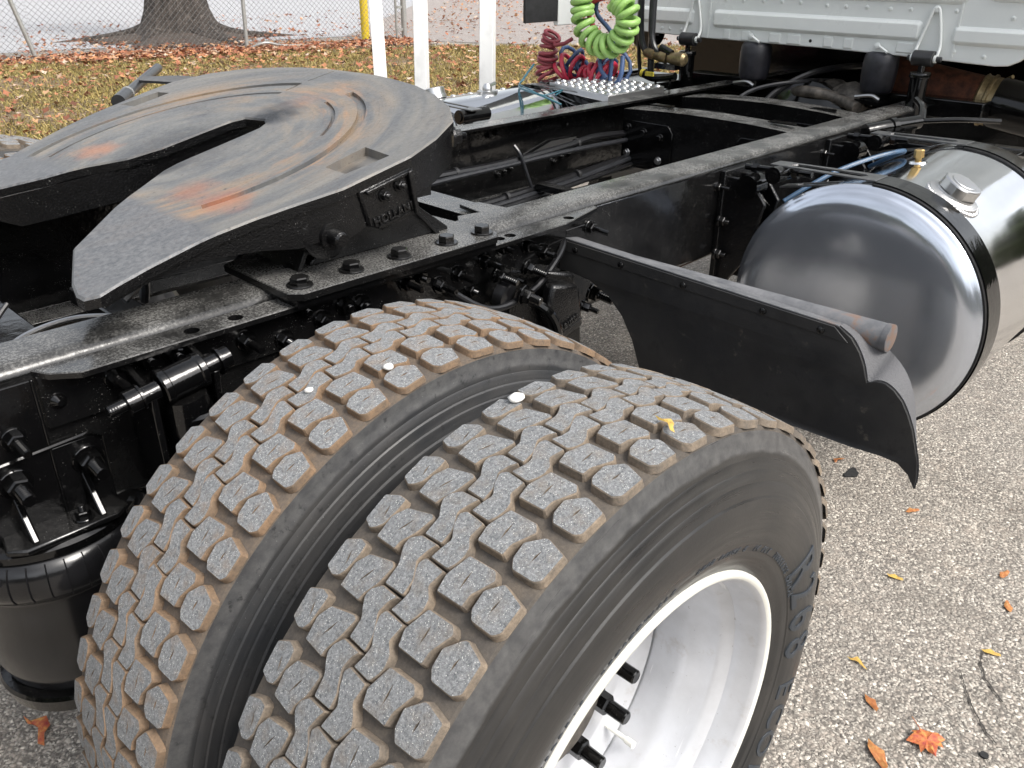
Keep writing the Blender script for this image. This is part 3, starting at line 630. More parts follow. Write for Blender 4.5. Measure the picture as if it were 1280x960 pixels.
# pedestal brackets that carry the pivot pins
def pedestal(sgn):
    P = empty('pedestal', (.12, sgn*.40, ZR+.0135), truck); z0 = 0
    y0, y1 = -.012*1, .012
    mb = MB(); side = [(-.055, 0), (.252, 0), (.250, .006), (.178, .060), (.13, .135), (-.03, .135), (.028, .058), (-.053, .006)]
    mb.prism([(x, -.010, z) for x, z in side], (0, .018, 0)); obj('side_plate', mb, M['cast'], P, bevel=.002)
    mb = MB(); mb.prism([(-.085, -.02*sgn*-1, 0), (-.085, -sgn*.105, 0), (-.045, -sgn*.105, .08), (-.02, -.02*sgn*-1, .12)], (.010, 0, 0)); obj('gusset', mb, M['cast'], P, bevel=.002)
    mb = MB(); mb.prism([(.215, -.02*sgn*-1, 0), (.215, -sgn*.105, 0), (.12, -sgn*.105, .08), (.09, -.02*sgn*-1, .13)], (.010, 0, 0)); obj('gusset', mb, M['cast'], P, bevel=.002)
    mb = MB(); mb.prism([(x, -sgn*.10, z) for x, z in [(-.085, 0), (.235, 0), (.1, .13), (-.03, .13)]], (0, .012, 0)); obj('inner_plate', mb, M['cast'], P, bevel=.002)
    mb = MB(); mb.tube([(-.088, -.0145*-sgn*-1, .003), (.236, -.0145*-sgn*-1, .003)], .005, 6); obj('weld_bead', mb, M['cast'], P)
    return P
pedN = pedestal(-1); pedF = pedestal(1)

# ------------------------------------------------------------------ fifth wheel
def FZ(x): return 1.134+.224*(x-.1)-.05*max(0, -.1-x)
FWO = Vector((.10, 0, 0))
near = [(.502, -.05), (.496, -.12), (.484, -.2), (.457, -.29), (.421, -.368), (.37, -.434), (.298, -.470), (.225, -.490), (.09, -.487), (.02, -.464), (-.04, -.446), (-.125, -.430), (-.20, -.426), (-.252, -.428), (-.278, -.432), (-.295, -.418), (-.296, -.395), (-.285, -.352), (-.268, -.312), (-.236, -.238), (-.19, -.202), (-.134, -.158), (-.07, -.122), (-.011, -.088), (.018, -.080), (.05, -.078), (.15, -.076), (.195, -.073), (.219, -.060), (.229, -.040)]
far = [(x, -y-(.044 if x > .04 else .036) if abs(y) < .12 else -y-(.02 if x < 0 and abs(y) < .33 else 0)) for x, y in near][::-1][1:]
far = [(x, y) if (y < .13 or x > .33 or x < -.26) else (x, float(np.interp(x, [-.26, -.20, -.14, -.10, -.06, .021, .095, .148, .2, .264, .327], [.375, .365, .352, .362, .388, .425, .448, .462, .468, .474, .474]))) if y > .36 else (x, y) for x, y in far]; far = [(x, .372) if (x < -.24 and y > .36) else (x, y) for x, y in far]; outline = near+far
def arcpoly(cx, cy, r0, r1, a0, a1, n=22):
    A = [math.radians(a0+(a1-a0)*i/n) for i in range(n+1)]
    return [(cx+r1*math.cos(a), cy+r1*math.sin(a)) for a in A]+[(cx+r0*math.cos(a), cy+r0*math.sin(a)) for a in reversed(A)]
cx0 = .068
rec = [(arcpoly(cx0, 0, .334, .351, -112, -15), .007), (arcpoly(cx0, 0, .285, .292, -58, -17), .005),
       (arcpoly(cx0, 0, .334, .351, 15, 120), .007), (arcpoly(cx0, 0, .284, .292, 16, 122), .0055),
       ([(.13, -.383), (.218, -.377), (.210, -.452), (.128, -.442)], .014), ([(.158, .382), (.245, .388), (.237, .43), (.15, .436)], .014),
       ([(cx0+.292, .080), (cx0+.334, .084), (cx0+.334, .088), (cx0+.292, .085)], .0035),
       ([(cx0+.352, .085), (.487, .083), (.487, .088), (cx0+.352, .090)], .0025)]
pl = plate(outline, rec, .017, .003, 0, 1)
me = bpy.data.meshes.new('fifth_wheel'); me.from_pydata(pl.v, [], pl.f); me.polygons.foreach_set('material_index', pl.m)
bm = bmesh.new(); bm.from_mesh(me)
bmesh.ops.bisect_plane(bm, geom=bm.verts[:]+bm.edges[:]+bm.faces[:], plane_co=(-.1, 0, 0), plane_no=(1, 0, 0))
for v in bm.verts: v.co.z += FZ(v.co.x)
bm.to_mesh(me); bm.free(); me.materials.append(M['fw_top']); me.materials.append(M['cast']); me.update()
fw = bpy.data.objects.new('fifth_wheel', me); link(fw, truck)
# skirt walls hanging below the top plate
def skirt(pts, depth, t=.022, name='skirt'):
    mb = MB(); n = len(pts); ins = []
    for i in range(n):
        a, b = Vector(pts[max(i-1, 0)]), Vector(pts[min(i+1, n-1)]); e = (b-a).normalized(); ins.append((pts[i][0]+e.y*-t, pts[i][1]+e.x*t))
    dz = depth if callable(depth) else (lambda x, y: depth); vs = []
    for (x, y), (xi, yi) in zip(pts, ins):
        z = FZ(x)-.0172; d = dz(x, y); vs += [(x, y, z), (x, y, z-d), (xi, yi, z-d), (xi, yi, z)]
    fs = []
    for i in range(n-1):
        a, b = i*4, i*4+4
        for k in range(4): j = (k+1) % 4; fs.append((a+k, a+j, b+j, b+k))
    fs += [(0, 3, 2, 1), tuple((n-1)*4+k for k in range(4))]; mb.add(vs, fs); return obj(name, mb, M['cast'], fw, smooth=40)
def nd(x, y):
    if x < .02: return max(.006, FZ(x)-.0172-1.050) if x > -.24 else .006
    d = .040+.035*min(1, max(0, (x+.28)/.30)); 
    if -.02 < x < .10: d -= .030*(1-abs(x-.04)/.06)
    if x > .10: d -= .018
    return max(.02, d)
sk_n = [(.460, -.278), (.421, -.362), (.37, -.428), (.298, -.464), (.225, -.484), (.16, -.482), (.09, -.480), (.06, -.472), (.02, -.457), (-.04, -.440), (-.125, -.425), (-.20, -.421), (-.25, -.423), (-.272, -.425)]
skirt(sk_n, nd, -.022); skirt([(x, min(-y, float(np.interp(x, [-.26, -.14, -.06, .021, .095, .2, .32], [.368, .346, .380, .418, .441, .461, .468])))) for x, y in sk_n], nd, .022)
sk_f = [(.462, .28), (.484, .2), (.498, .1), (.498, -.1), (.482, -.2), (.456, -.285)]
skirt(sk_f, .06, .02)
s1 = [(x+.0, y) for x, y in near[17:]]; skirt([(x+.006, y-.008) for x, y in s1], lambda x, y: .055 if x > -.2 else .012, -.02, 'throat_wall'); skirt([(x+.006, -y-.040+.010) for x, y in s1], lambda x, y: .06 if x > -.2 else .030, .02, 'throat_wall')
# underside ribs
mb = MB()
for y in (-.3, -.18, .14, .28): mb.box((-.05, y-.008, 1.03), (.42, y+.008, 1.095))
obj('rib', mb, M['cast'], fw)
# pivot pin with bolt head, both sides
for sg in (-1, 1):
    mb = MB(); mb.lathe([(-.07, .030), (0, .030), (.002, .028), (.012, .028), (.013, .022), (.024, .022), (.025, .013), (.046, .013), (.050, .010)], (.072, sg*.452, 1.058), (0, sg, -.05), 18); obj('pivot_pin', mb, M['cast'], fw)
    mb = MB(); mb.lathe([(0, .046), (.020, .046), (.023, .041)], (.072, sg*.440, 1.062), (0, sg, 0), 28); obj('pin_boss', mb, M['cast'], fw)
# cast pocket block near the front corner with raised lettering
blk = MB(); bo = Vector((.215, -.4865, 0))
quadz = lambda x, top: FZ(x)-.018 if top else FZ(x)-.108
blk.prism([(.118, -.462, 1.122), (.134, -.462, 1.060), (.160, -.462, 1.050), (.236, -.462, 1.064), (.224, -.462, 1.145)], (0, -.026, 0)); obj('cast_pocket', blk, M['cast'], fw, bevel=.004)
mb = MB(); mb.prism([(.128, -.489, 1.121), (.130, -.489, 1.114), (.212, -.489, 1.133), (.214, -.489, 1.140)], (0, -.006, 0)); mb.prism([(.213, -.489, 1.139), (.222, -.489, 1.142), (.233, -.489, 1.068), (.225, -.489, 1.066)][::-1], (0, -.008, 0)); obj('pocket_rim', mb, M['cast'], fw, bevel=.002)
for x, z in ((.166, 1.108), (.198, 1.119)): mb = MB(); mb.hexbolt((0, 0, 0), (0, -1, 0), .0085, .008, .006); obj('bolt', mb, M['cast'], fw, loc=(x, -.488, z))
ang = math.atan(.19); mw = Matrix.Translation((.187, -.4892, 1.0745)) @ Matrix.Rotation(-ang, 4, 'Y') @ Matrix.Rotation(PI/2, 4, 'X')
text_obj('raised_letters', 'HOLLAND', .0195, M['cast'], fw, mw,   .0022, .0005)
mb = MB(); mb.prism([(.150, -.4885, 1.056), (.150, -.4885, 1.059), (.228, -.4885, 1.073), (.228, -.4885, 1.070)], (0, -.003, 0)); obj('letter_border', mb, M['cast'], fw)
mb = MB(); mb.hexbolt((0, 0, 0), Vector((.86, -.5, 0)), .014, .012, .01); obj('bolt', mb, M['cast'], fw, loc=(.443, -.352, 1.145))
# release lever beyond the far edge
rel = empty('release_handle', (.25, .62, 1.14), fw)
def L2(q): return (q[0]-.25, q[1]-.62, q[2]-1.14)
mb = MB(); mb.cyl(L2((.185, .520, 1.143)), L2((.50, .985, 1.150)), .0125, .0125, 14); mb.cyl(L2((.172, .500, 1.142)), L2((.23, .586, 1.144)), .016, .016, 14); obj('grip', mb, M['strap_rubber'], rel)
mb = MB(); mb.cyl(L2((.23, .586, 1.144)), L2((.238, .598, 1.1445)), .0165, .0165, 14); obj('collar', mb, M['galv'], rel)
mb = MB(); mb.prism([L2((.31, .69, 1.160)), L2((.345, .745, 1.161)), L2((.41, .66, 1.166)), L2((.42, .54, 1.170)), L2((.37, .53, 1.163))], (0, 0, -.006)); obj('lever_plate', mb, M['paint_dusty'], rel)

# ------------------------------------------------------------------ wheels
PITCH = 2*PI/52
BL = {'shoulder': [(-.38, .0890), (-.29, .1015), (.21, .1025), (.34, .0870), (.31, .0760), (.13, .0745), (-.20, .0765), (-.33, .0810)],
 'mid': [(-.45, .0405), (-.43, .0690), (-.02, .0705), (.22, .0625), (.32, .0340), (.29, .0292), (-.07, .0330), (-.30, .0400)],
 'cleft': [(.02, .0235), (.37, .0240), (.54, .0310), (.66, .0358), (.80, .0345), (.97, .0257), (.97, .0015), (.82, .0060), (.60, .0098), (.42, .0030), (.28, -.0012), (.02, -.0018)],
 'cright': [(-.27, -.0241), (-.12, -.0290), (.04, -.0320), (.20, -.0290), (.36, -.0210), (.67, -.0236), (.72, .0020), (.59, .0072), (.38, .0026), (.15, -.0060), (-.02, -.0045), (-.25, -.0005)],
 'rmid': [(-.60, -.0335), (-.34, -.0292), (.08, -.0375), (.11, -.0665), (-.03, -.0730), (-.39, -.0625), (-.60, -.0630)],
 'rshoulder': [(-.69, -.0800), (-.55, -.0739), (-.23, -.0726), (.02, -.0850), (.03, -.0890), (-.09, -.1095), (-.58, -.1095), (-.69, -.1030)]}
SIPE = {'shoulder': ((-.14, .082), (.12, .087)), 'mid': ((-.22, .054), (.12, .045)), 'rmid': ((-.42, -.050), (-.06, -.049)), 'rshoulder': ((-.45, -.090), (-.20, -.091))}
RT = .5035; RB = .4915; KT = PITCH*RT
def rtop(w): return RT-.0058*(w/.104)**2
def roundpoly(P, r, n=2):
    o = []; m = len(P)
    for i in range(m):
        a, b, c = Vector(P[i-1]), Vector(P[i]), Vector(P[(i+1) % m]); d1, d2 = (a-b), (c-b); k = min(r, d1.length*.4, d2.length*.4)
        p, q = b+d1.normalized()*k, b+d2.normalized()*k
        for j in range(n+1): t = j/n; v = p*(1-t)**2+b*2*t*(1-t)+q*t*t; o.append((v.x, v.y))
    return o
def block_mesh(kind, seed):
    R_ = random.Random(seed*31+len(kind)*7); P = [(t*KT, w) for t, w in BL[kind]]; cx_, cy_ = sum(q[0] for q in P)/len(P), sum(q[1] for q in P)/len(P); ka, kb = (1.07, 1.12) if kind in SIPE else (1.01, 1.04); P = [(cx_+(a-cx_)*ka, cy_+(b-cy_)*kb) for a, b in P]
    P = [(x+R_.uniform(-.0011, .0011), y+R_.uniform(-.0010, .0010)) for x, y in P]; P = ccw(roundpoly(P, .0016, 1))
    top = inset(P, .0011); bot = inset(P, -.0016); mb = MB(); hl = []
    if kind in SIPE:
        (a, b), (c, d) = SIPE[kind]; A, B = Vector((a*KT, b)), Vector((c*KT, d)); e = (B-A).normalized(); nn = Vector((-e.y, e.x))*.0011; mid = (A+B)/2
        off = nn*.3*R_.choice((-1, 1)); S_ = [A, mid-nn+off, B, mid+nn+off]; hl = [[(q.x, q.y) for q in S_]]; hl = [ccw(q)[::-1] for q in hl]
    pts, tr = tess([top]+hl); h = R_.uniform(-.0014, .0004)
    def P3(x, w, r_): a = x/RT; return (r_*math.sin(a), w, r_*math.cos(a))
    mb.add([P3(x, y, rtop(y)+h) for x, y in pts], [t[::-1] for t in tr], 0); n = len(P)
    q = [(i, (i+1) % n+0, (i+1) % n+n, i+n) for i in range(n)]; q = [t[::-1] for t in q]
    mb.add([P3(x, y, rtop(y)+h-.0012) for x, y in P]+[P3(x, y, rtop(y)+h) for x, y in top], q, 1)
    mb.add([P3(x, y, RB-.004) for x, y in bot]+[P3(x, y, rtop(y)+h-.0012) for x, y in P], q, 1)
    for hp in hl:
        k = len(hp); mb.add([P3(x, y, rtop(y)+h-.005) for x, y in hp]+[P3(x, y, rtop(y)+h) for x, y in hp], [(i, (i+1) % k, (i+1) % k+k, i+k)[::-1] for i in range(k)], 1)
        mb.add([P3(x, y, rtop(y)+h-.005) for x, y in hp], [tuple(range(k))], 1)
    return mb
def build_blocks(mats):
    o = {}
    for kd in BL:
        for s_ in range(7):
            mb = block_mesh(kd, s_); me = bpy.data.meshes.new('tread_block'); me.from_pydata(mb.v, [], mb.f); me.polygons.foreach_set('material_index', mb.m)
            for q in mats: me.materials.append(q)
            me.polygons.foreach_set('use_smooth', [True]*len(me.polygons)); me.update(); me.set_sharp_from_angle(angle=math.radians(30)); o[kd, s_] = (me, mb)
    return o
def tyre_profile(bulge):
    half = [(0, RB), (.06, RB-.0010), (.088, RB-.0022), (.1045, RB-.0035), (.1090, RB-.0050), (.1108, RB-.009), (.1116, .4730), (.1128, .4650), (.1138, .4625), (.1150, .4560), (.1152, .4520), (.1164, .4500), (.1186, .4425), (.1188, .4390), (.1204, .4370), (.1228, .4280), (.1231, .4250), (.1246, .4230), (.1275, .4120), (.1280, .4085), (.1300, .4060), (.1320, .3960), (.1332, .3860), (.1335, .3740), (.1328, .3620), (.1315, .3500), (.1296, .3400), (.1282, .3370), (.1278, .3330), (.1262, .3310), (.1252, .3240), (.1246, .3190), (.1234, .3170), (.1222, .3080), (.1205, .3000), (.118, .292)]
    return [(w_+bulge*math.sin(PI*min(1, max(0, (r_-.300)/.182)))**.55, r_) for w_, r_ in half]
def wheel(name_loc, rotz, dish, mats, groove, sw, individual, with_text=False, texts=None):
    W = empty('wheel', name_loc, truck, rot=(0, 0, rotz))
    hb, ha = tyre_profile(.0105), tyre_profile(0); ha, hb = (ha, hb) if dish < 0 else (hb, ha); prof = [(-w_, r_) for w_, r_ in reversed(hb)]+ha[1:]
    mis = [1 if (prof[k][1] > .4755 and prof[k+1][1] > .4755) else 0 for k in range(len(prof)-1)]
    mb = MB(); mb.lathe(prof, (0, 0, 0), (0, 1, 0), 180, 0, False, mis)
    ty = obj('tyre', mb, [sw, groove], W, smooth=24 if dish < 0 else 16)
    mb = MB()     # buttress lugs below the shoulder blocks
    bl = build_blocks(mats); rest = MB(); R_ = random.Random(int(abs(name_loc[1])*1000))
    for k in range(-26, 26):
        for kd in BL:
            s_ = R_.randrange(7); me, m_ = bl[kd, s_]; a = k*PITCH
            if k in individual:
                o = bpy.data.objects.new('tread_block', me); o.rotation_euler = (R_.uniform(-.0008, .0008), a, 0); link(o, W)
            else:
                c, s__ = math.cos(a), math.sin(a); b0 = len(rest.v); rest.v += [(x*c+z*s__, y, -x*s__+z*c) for x, y, z in m_.v]; rest.f += [tuple(i+b0 for i in q) for q in m_.f]; rest.m += m_.m
    obj('tread', rest, mats, W, smooth=30, kind='stuff')
    # rim: dish = -1 opens towards local -Y
    d = dish; lip = .1275
    barrel = [(-lip+.008, .2990), (-lip+.002, .2990), (-lip-.001, .2965), (-lip-.001, .2925), (-lip+.002, .2885), (-lip+.006, .2840), (-lip+.012, .2815), (-lip+.026, .2790), (-lip+.031, .2760), (-lip+.046, .2745), (-lip+.058, .2620), (-lip+.066, .2585), (-lip+.096, .2560), (-lip+.104, .2500), (-lip+.135, .2490), (.10, .2600), (.118, .2700), (.1275, .2950)]
    disc = [(-lip+.155, .2545), (-lip+.165, .2400), (-lip+.172, .2180), (-lip+.168, .1960), (-lip+.158, .1780), (-lip+.156, .0920), (-lip+.162, .0900)]
    disc = [(w_+.018, min(r_, .2500)) for w_, r_ in disc]
    mb = MB(); mb.lathe([(-d*w_, r_) for w_, r_ in barrel], (0, 0, 0), (0, 1, 0), 120, 0, False, [1, 1, 1, 1]+[0]*20); rm = obj('rim', mb, [M['rim'], M['rim_lip']], W, smooth=40)
    mb = MB(); mb.lathe([(-d*w_, r_) for w_, r_ in disc], (0, 0, 0), (0, 1, 0), 96, 0, False); obj('wheel_disc', mb, M['rim'], W, smooth=40)
    if d < 0 or True:
        yd = -d*(-lip+.158+.018)
        for i in range(10):
            a = math.radians(119-36*i); mb = MB(); mb.lathe([(0, .021), (.004, .021), (.005, .0165)], (0, 0, 0), (0, d, 0), 18); mb.lathe([(.005, .0165), (.026, .0165), (.029, .0135)], (0, 0, 0), (0, d, 0), 6); mb.lathe([(.026, .0115), (.060, .0112), (.062, .009)], (0, 0, 0), (0, d, 0), 12)
            obj('wheel_nut', mb, M['paint_gloss'], W, loc=(.120*math.sin(a), yd, .120*math.cos(a)), smooth=30)
        mb = MB(); mb.lathe([(-.01, .088), (.02, .086), (.028, .078), (.030, 0.02)], (0, yd, 0), (0, d, 0), 32, 0, False); obj('hub', mb, M['grime'], W)
        mb = MB(); mb.lathe([(0, .104), (.003, .102), (.005, .08)], (0, yd+d*.0, 0), (0, d, 0), 40, 0, False); obj('hub_flange', mb, M['grime'], W)
        a = math.radians(137.5); p0 = Vector((.232*math.sin(a), -d*.062, .232*math.cos(a))); p1 = Vector((.226*math.sin(a), -d*.004, .226*math.cos(a))); mb = MB(); mb.cyl(p0, p1, .0042, .0042, 10); q = (p1-p0).normalized(); mb.cyl(p1-q*.012, p1+q*.004, .0062, .0062, 12); obj('valve_stem', mb, M['rim_lip'], W)
    mb = MB(); mb.lathe([(.0, .20), (.17, .205), (.18, .19)], (0, .02 if d < 0 else -.19, 0), (0, 1, 0), 40, 0, False); 
    if d > 0: obj('brake_drum', mb, M['paint_deep'], W)
    return W
YO, YI = -1.0666, -.7372
rt = [M['tread'], M['wall']]; rr_ = [M['tread_rusty'], M['wall_rusty']]
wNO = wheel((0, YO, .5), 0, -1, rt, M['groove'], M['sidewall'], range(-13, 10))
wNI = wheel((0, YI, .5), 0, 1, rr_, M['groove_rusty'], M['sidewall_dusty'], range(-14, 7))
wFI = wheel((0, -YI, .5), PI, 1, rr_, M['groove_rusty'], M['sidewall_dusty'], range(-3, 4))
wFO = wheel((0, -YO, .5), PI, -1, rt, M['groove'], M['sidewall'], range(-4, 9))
# raised sidewall lettering
PR_ = sorted((r_, w_) for w_, r_ in tyre_profile(.0105)[8:] if r_ < .46)
def side_letter(ch, theta, rad, size, w_, tilt, ex=.0012, wide=1.0):
    a = math.radians(theta); R_ = Matrix.Rotation(a, 4, 'Y') @ Matrix.Translation((0, 0, rad)) @ Matrix.Rotation(PI/2, 4, 'X') @ Matrix.Scale(wide, 4, (1, 0, 0))
    o = text_obj('raised_letter', ch, size, M['letter'], wNO, Matrix.Identity(4), ex, .0005); me = o.data; bm = bmesh.new(); bm.from_mesh(me); bmesh.ops.triangulate(bm, faces=bm.faces[:]); bmesh.ops.subdivide_edges(bm, edges=[e for e in bm.edges if e.calc_length() > size*.12], cuts=4 if size > .03 else 1, use_grid_fill=True); bmesh.ops.triangulate(bm, faces=bm.faces[:]); bm.to_mesh(me); bm.free(); me.transform(R_)
    for v in me.vertices:      # lay the letter on the curved sidewall
        rr = math.hypot(v.co.x, v.co.z); v.co.y += -float(np.interp(rr, [q[0] for q in PR_], [q[1] for q in PR_]))
for ch, th in zip('R268', (62, 71.5, 81, 90.5)): side_letter(ch, th, .364, .088, 0, 0, .0016, .95)
for ch, th in zip('ECOPIA', (104, 112, 120, 128, 134, 140)): side_letter(ch, th, .364, .064, 0, 0, .0009)
for i, ch in enumerate('LOAD RANGE G  14 PLY  TUBELESS RADIAL'):
    if ch != ' ': side_letter(ch, 5+i*1.75, .3365, .0125, -.1300, .35, .0005)
for i, ch in enumerate('295/75R22.5  REGROOVABLE'):
    if ch != ' ': side_letter(ch, -52+i*2.1, .3365, .0135, -.1300, .35, .0005)

# ------------------------------------------------------------------ mud flap (quarter fender) and its arm
XF = .672
mf = empty('mud_flap', (XF, -.44, .90), truck)
def F_(q): return (q[0]-XF, q[1]+.44, q[2]-.90)
face = [(-.442, .917), (-.402, .866), (-.395, .840), (-.430, .846), (-.464, .847), (-.517, .841), (-.568, .819), (-.607, .786), (-.638, .741), (-.658, .694), (-.672, .660), (-.78, .648), (-.91, .676), (-1.024, .687), (-1.115, .688), (-1.170, .690), (-1.200, .687), (-1.220, .672), (-1.234, .650), (-1.2345, .672), (-1.230, .700), (-1.220, .728), (-1.210, .756), (-1.197, .781), (-1.184, .801), (-1.168, .816), (-1.152, .824), (-1.137, .823), (-1.123, .816), (-1.118, .828), (-1.112, .844), (-1.101, .864), (-1.083, .885), (-1.058, .899)]
pl = plate([(y, z) for y, z in face], [], .004, .0008); mb = MB()
bow = lambda y, z: .008*max(0, (-y-1.06)/.2)**2-.006*math.sin((z-.6)*10)*.4+.002*math.sin(y*19)
mb.v = [F_((XF+a[2]*-1+bow(a[0], a[1]), a[0], a[1])) for a in pl.v]; mb.f = [q[::-1] for q in pl.f]; mb.m = pl.m
obj('flap_sheet', mb, M['flap'], mf, smooth=40)
# forward-turned edge: narrow along the top corner, wide at the cusp, running down to the tip
A_ = catmull([(XF+.002, -1.058, .9005), (XF+.002, -1.085, .8865), (XF+.002, -1.103, .865), (XF+.002, -1.1145, .844), (XF+.002, -1.1205, .828), (XF+.002, -1.1250, .8175), (XF+.003, -1.138, .8245), (XF+.004, -1.153, .8255), (XF+.005, -1.170, .817), (XF+.006, -1.186, .802), (XF+.007, -1.199, .782), (XF+.008, -1.212, .756), (XF+.009, -1.222, .728), (XF+.009, -1.232, .700), (XF+.010, -1.2365, .672), (XF+.010, -1.236, .650)], 4)
B_ = catmull([(XF+.046, -1.062, .888), (XF+.048, -1.080, .884), (XF+.050, -1.095, .879), (XF+.050, -1.108, .874), (XF+.050, -1.120, .868), (XF+.050, -1.132, .861), (XF+.050, -1.144, .853), (XF+.050, -1.157, .842), (XF+.050, -1.169, .828), (XF+.050, -1.180, .810), (XF+.049, -1.190, .788), (XF+.046, -1.200, .758), (XF+.042, -1.209, .728), (XF+.036, -1.218, .700), (XF+.030, -1.225, .672), (XF+.024, -1.228, .650)], 4)
mb = MB(); n = len(A_); vs = []
for a, b in zip(A_, B_): vs += [F_(a), F_(b), F_(Vector(b)+Vector((0, .002, -.004))), F_(Vector(a)+Vector((0.001, .003, -.003)))]
fs = []
for i in range(n-1):
    for k in range(4): j = (k+1) % 4; fs.append((i*4+k, (i+1)*4+k, (i+1)*4+j, i*4+j))
fs += [(0, 1, 2, 3), tuple((n-1)*4+k for k in (3, 2, 1, 0))]; mb.add(vs, fs); obj('edge_flange', mb, M['flap_edge'], mf, smooth=60)
mb = MB(); mb.prism([F_((XF-.002, -1.058, .9015)), F_((XF+.046, -1.062, .8895)), F_((XF+.040, -.442, .912)), F_((XF-.002, -.442, .919))], (0, 0, -.004)); obj('top_flange', mb, M['tube'], mf, bevel=.0015)
mb = MB(); mb.prism([F_((XF-.0055, -1.052, .898)), F_((XF-.0055, -.446, .914)), F_((XF-.0055, -.436, .892)), F_((XF-.0055, -1.080, .876))], (.003, 0, 0)); obj('clamp_strip', mb, M['flap'], mf, bevel=.001)
for y in (-.48, -.60, -.75, -.92, -1.03): mb = MB(); mb.lathe([(0, .007), (.003, .0065), (.005, .003)], F_((XF-.0055, y, .901+(y+.44)*.026)), (-1, 0, 0), 12); obj('rivet', mb, M['cast'], mf)
arm = MB(); arm.lathe([(0, .0235), (.675, .0235), (.677, .0225)], F_((XF+.050, -.445, .876)), (0, -1, .010), 24, 0); obj('arm_tube', arm, M['tube'], mf, smooth=40)
mb = MB(); mb.lathe([(.0, .0245), (.010, .0245), (.011, .021)], F_((XF+.050, -1.119, .8827)), (0, -1, .010), 24); obj('end_cap', mb, M['tube'], mf)
mb = MB(); mb.box(F_((XF+.00, -.447, .85)), F_((XF+.10, -.4375, .935))); obj('mount_plate', mb, M['paint'], mf, bevel=.002)

# ------------------------------------------------------------------ near fuel tank
TY, TZ, TR = -.827, .682, .307
def fuel_tank(x0, x1, cy, cz, label=None):
    T = empty('fuel_tank', (x0, cy, cz), truck)
    if label: T['label'] = label
    L = x1-x0
    end = [(-.004, .0), (-.0035, .06), (-.002, .13), (.001, .19), (.0045, .235), (.008, .260), (.0115, .273), (.017, .284), (.024, .2925), (.031, .2980), (.034, .3045), (.040, .3068), (.046, .3050), (.050, .3058)]
    mb = MB(); mb.lathe(end, (0, 0, 0), (1, 0, 0), 128, 0, False); obj('tank_end', mb, M['alu_end'], T, smooth=60)
    mb = MB(); mb.lathe([(.050, .3058), (.055, .3050), (L-.055, .3050), (L-.05, .3058)], (0, 0, 0), (1, 0, 0), 128, 0, False); obj('tank_shell', mb, M['alu'], T, smooth=40)
    mb = MB(); mb.lathe([(L-a, b) for a, b in end], (0, 0, 0), (1, 0, 0), 96, 0, False); obj('tank_end', mb, M['alu_end'], T, smooth=60)
    return T
tkN = fuel_tank(1.264, 2.045, TY, TZ)
def strap(T, x, wd, sgn, R=.3075):       # rubber band with steel strap round the tank, x local
    for (nm, ra, rb, w_, mt) in (('strap_liner', R-.0015, R+.0025, wd, 'strap_rubber'), ('tank_strap', R+.0027, R+.0065, wd*.80, 'paint_gloss')):
        mb = MB(); n = 90; a0, a1 = math.radians(0), math.radians(215); vs = []
        for i in range(n+1):
            a = a0+(a1-a0)*i/n; s_, c = math.sin(a), math.cos(a)
            for (xx, rr) in ((x-w_/2, ra), (x+w_/2, ra), (x+w_/2, rb), (x-w_/2, rb)): vs.append((xx, sgn*rr*s_, rr*c))
        fs = []
        for i in range(n):
            for k in range(4): j = (k+1) % 4; fs.append((i*4+k, i*4+j, (i+1)*4+j, (i+1)*4+k) if sgn < 0 else (i*4+j, i*4+k, (i+1)*4+k, (i+1)*4+j))
        fs += [(0, 1, 2, 3), tuple(n*4+k for k in (3, 2, 1, 0))]; mb.add(vs, fs); obj(nm, mb, M[mt], T, smooth=60)
    # slotted tongue reaching back to the frame bracket
    def tongue(y0, y1, z0, z1, w0, w1, name, mt='steel_strip'):
        out = [(0, -w0/2), (1, -w1/2), (1, w1/2), (0, w0/2)]; L_ = abs(y1-y0)
        out = [(0, -w0/2), (L_*.25, -w0/2), (L_, -w1/2), (L_, w1/2), (L_*.25, w0/2), (0, w0/2)]
        sl = [(L_*.16, -.015), (L_*.80, -.015), (L_*.84, 0), (L_*.80, .015), (L_*.16, .015), (L_*.12, 0)]
        p_ = plate(out, [(sl, None)], .004, .0008); m_ = MB()
        m_.v = [(x+b, y0+(y1-y0)*a/L_, z0+(z1-z0)*a/L_+c) for a, b, c in p_.v]; m_.f = p_.f if (y1 > y0) != True else [q[::-1] for q in p_.f]; m_.m = p_.m
        return obj(name, m_, M[mt], T, smooth=30)
    tongue(0, -sgn*.27, R+.0085, R+.003, wd*.7, .050, 'strap_tongue')
    tongue(-sgn*.01, -sgn*.24, R+.001, R-.050, wd*.5, .04, 'strap_link')
strap(tkN, .086, .100, -1); strap(tkN, .680, .100, -1)
def on_tank(T, x, deg, R, sgn=-1):
    a = math.radians(deg); return Vector((x, sgn*R*math.sin(a), R*math.cos(a))), Vector((0, sgn*math.sin(a), math.cos(a)))
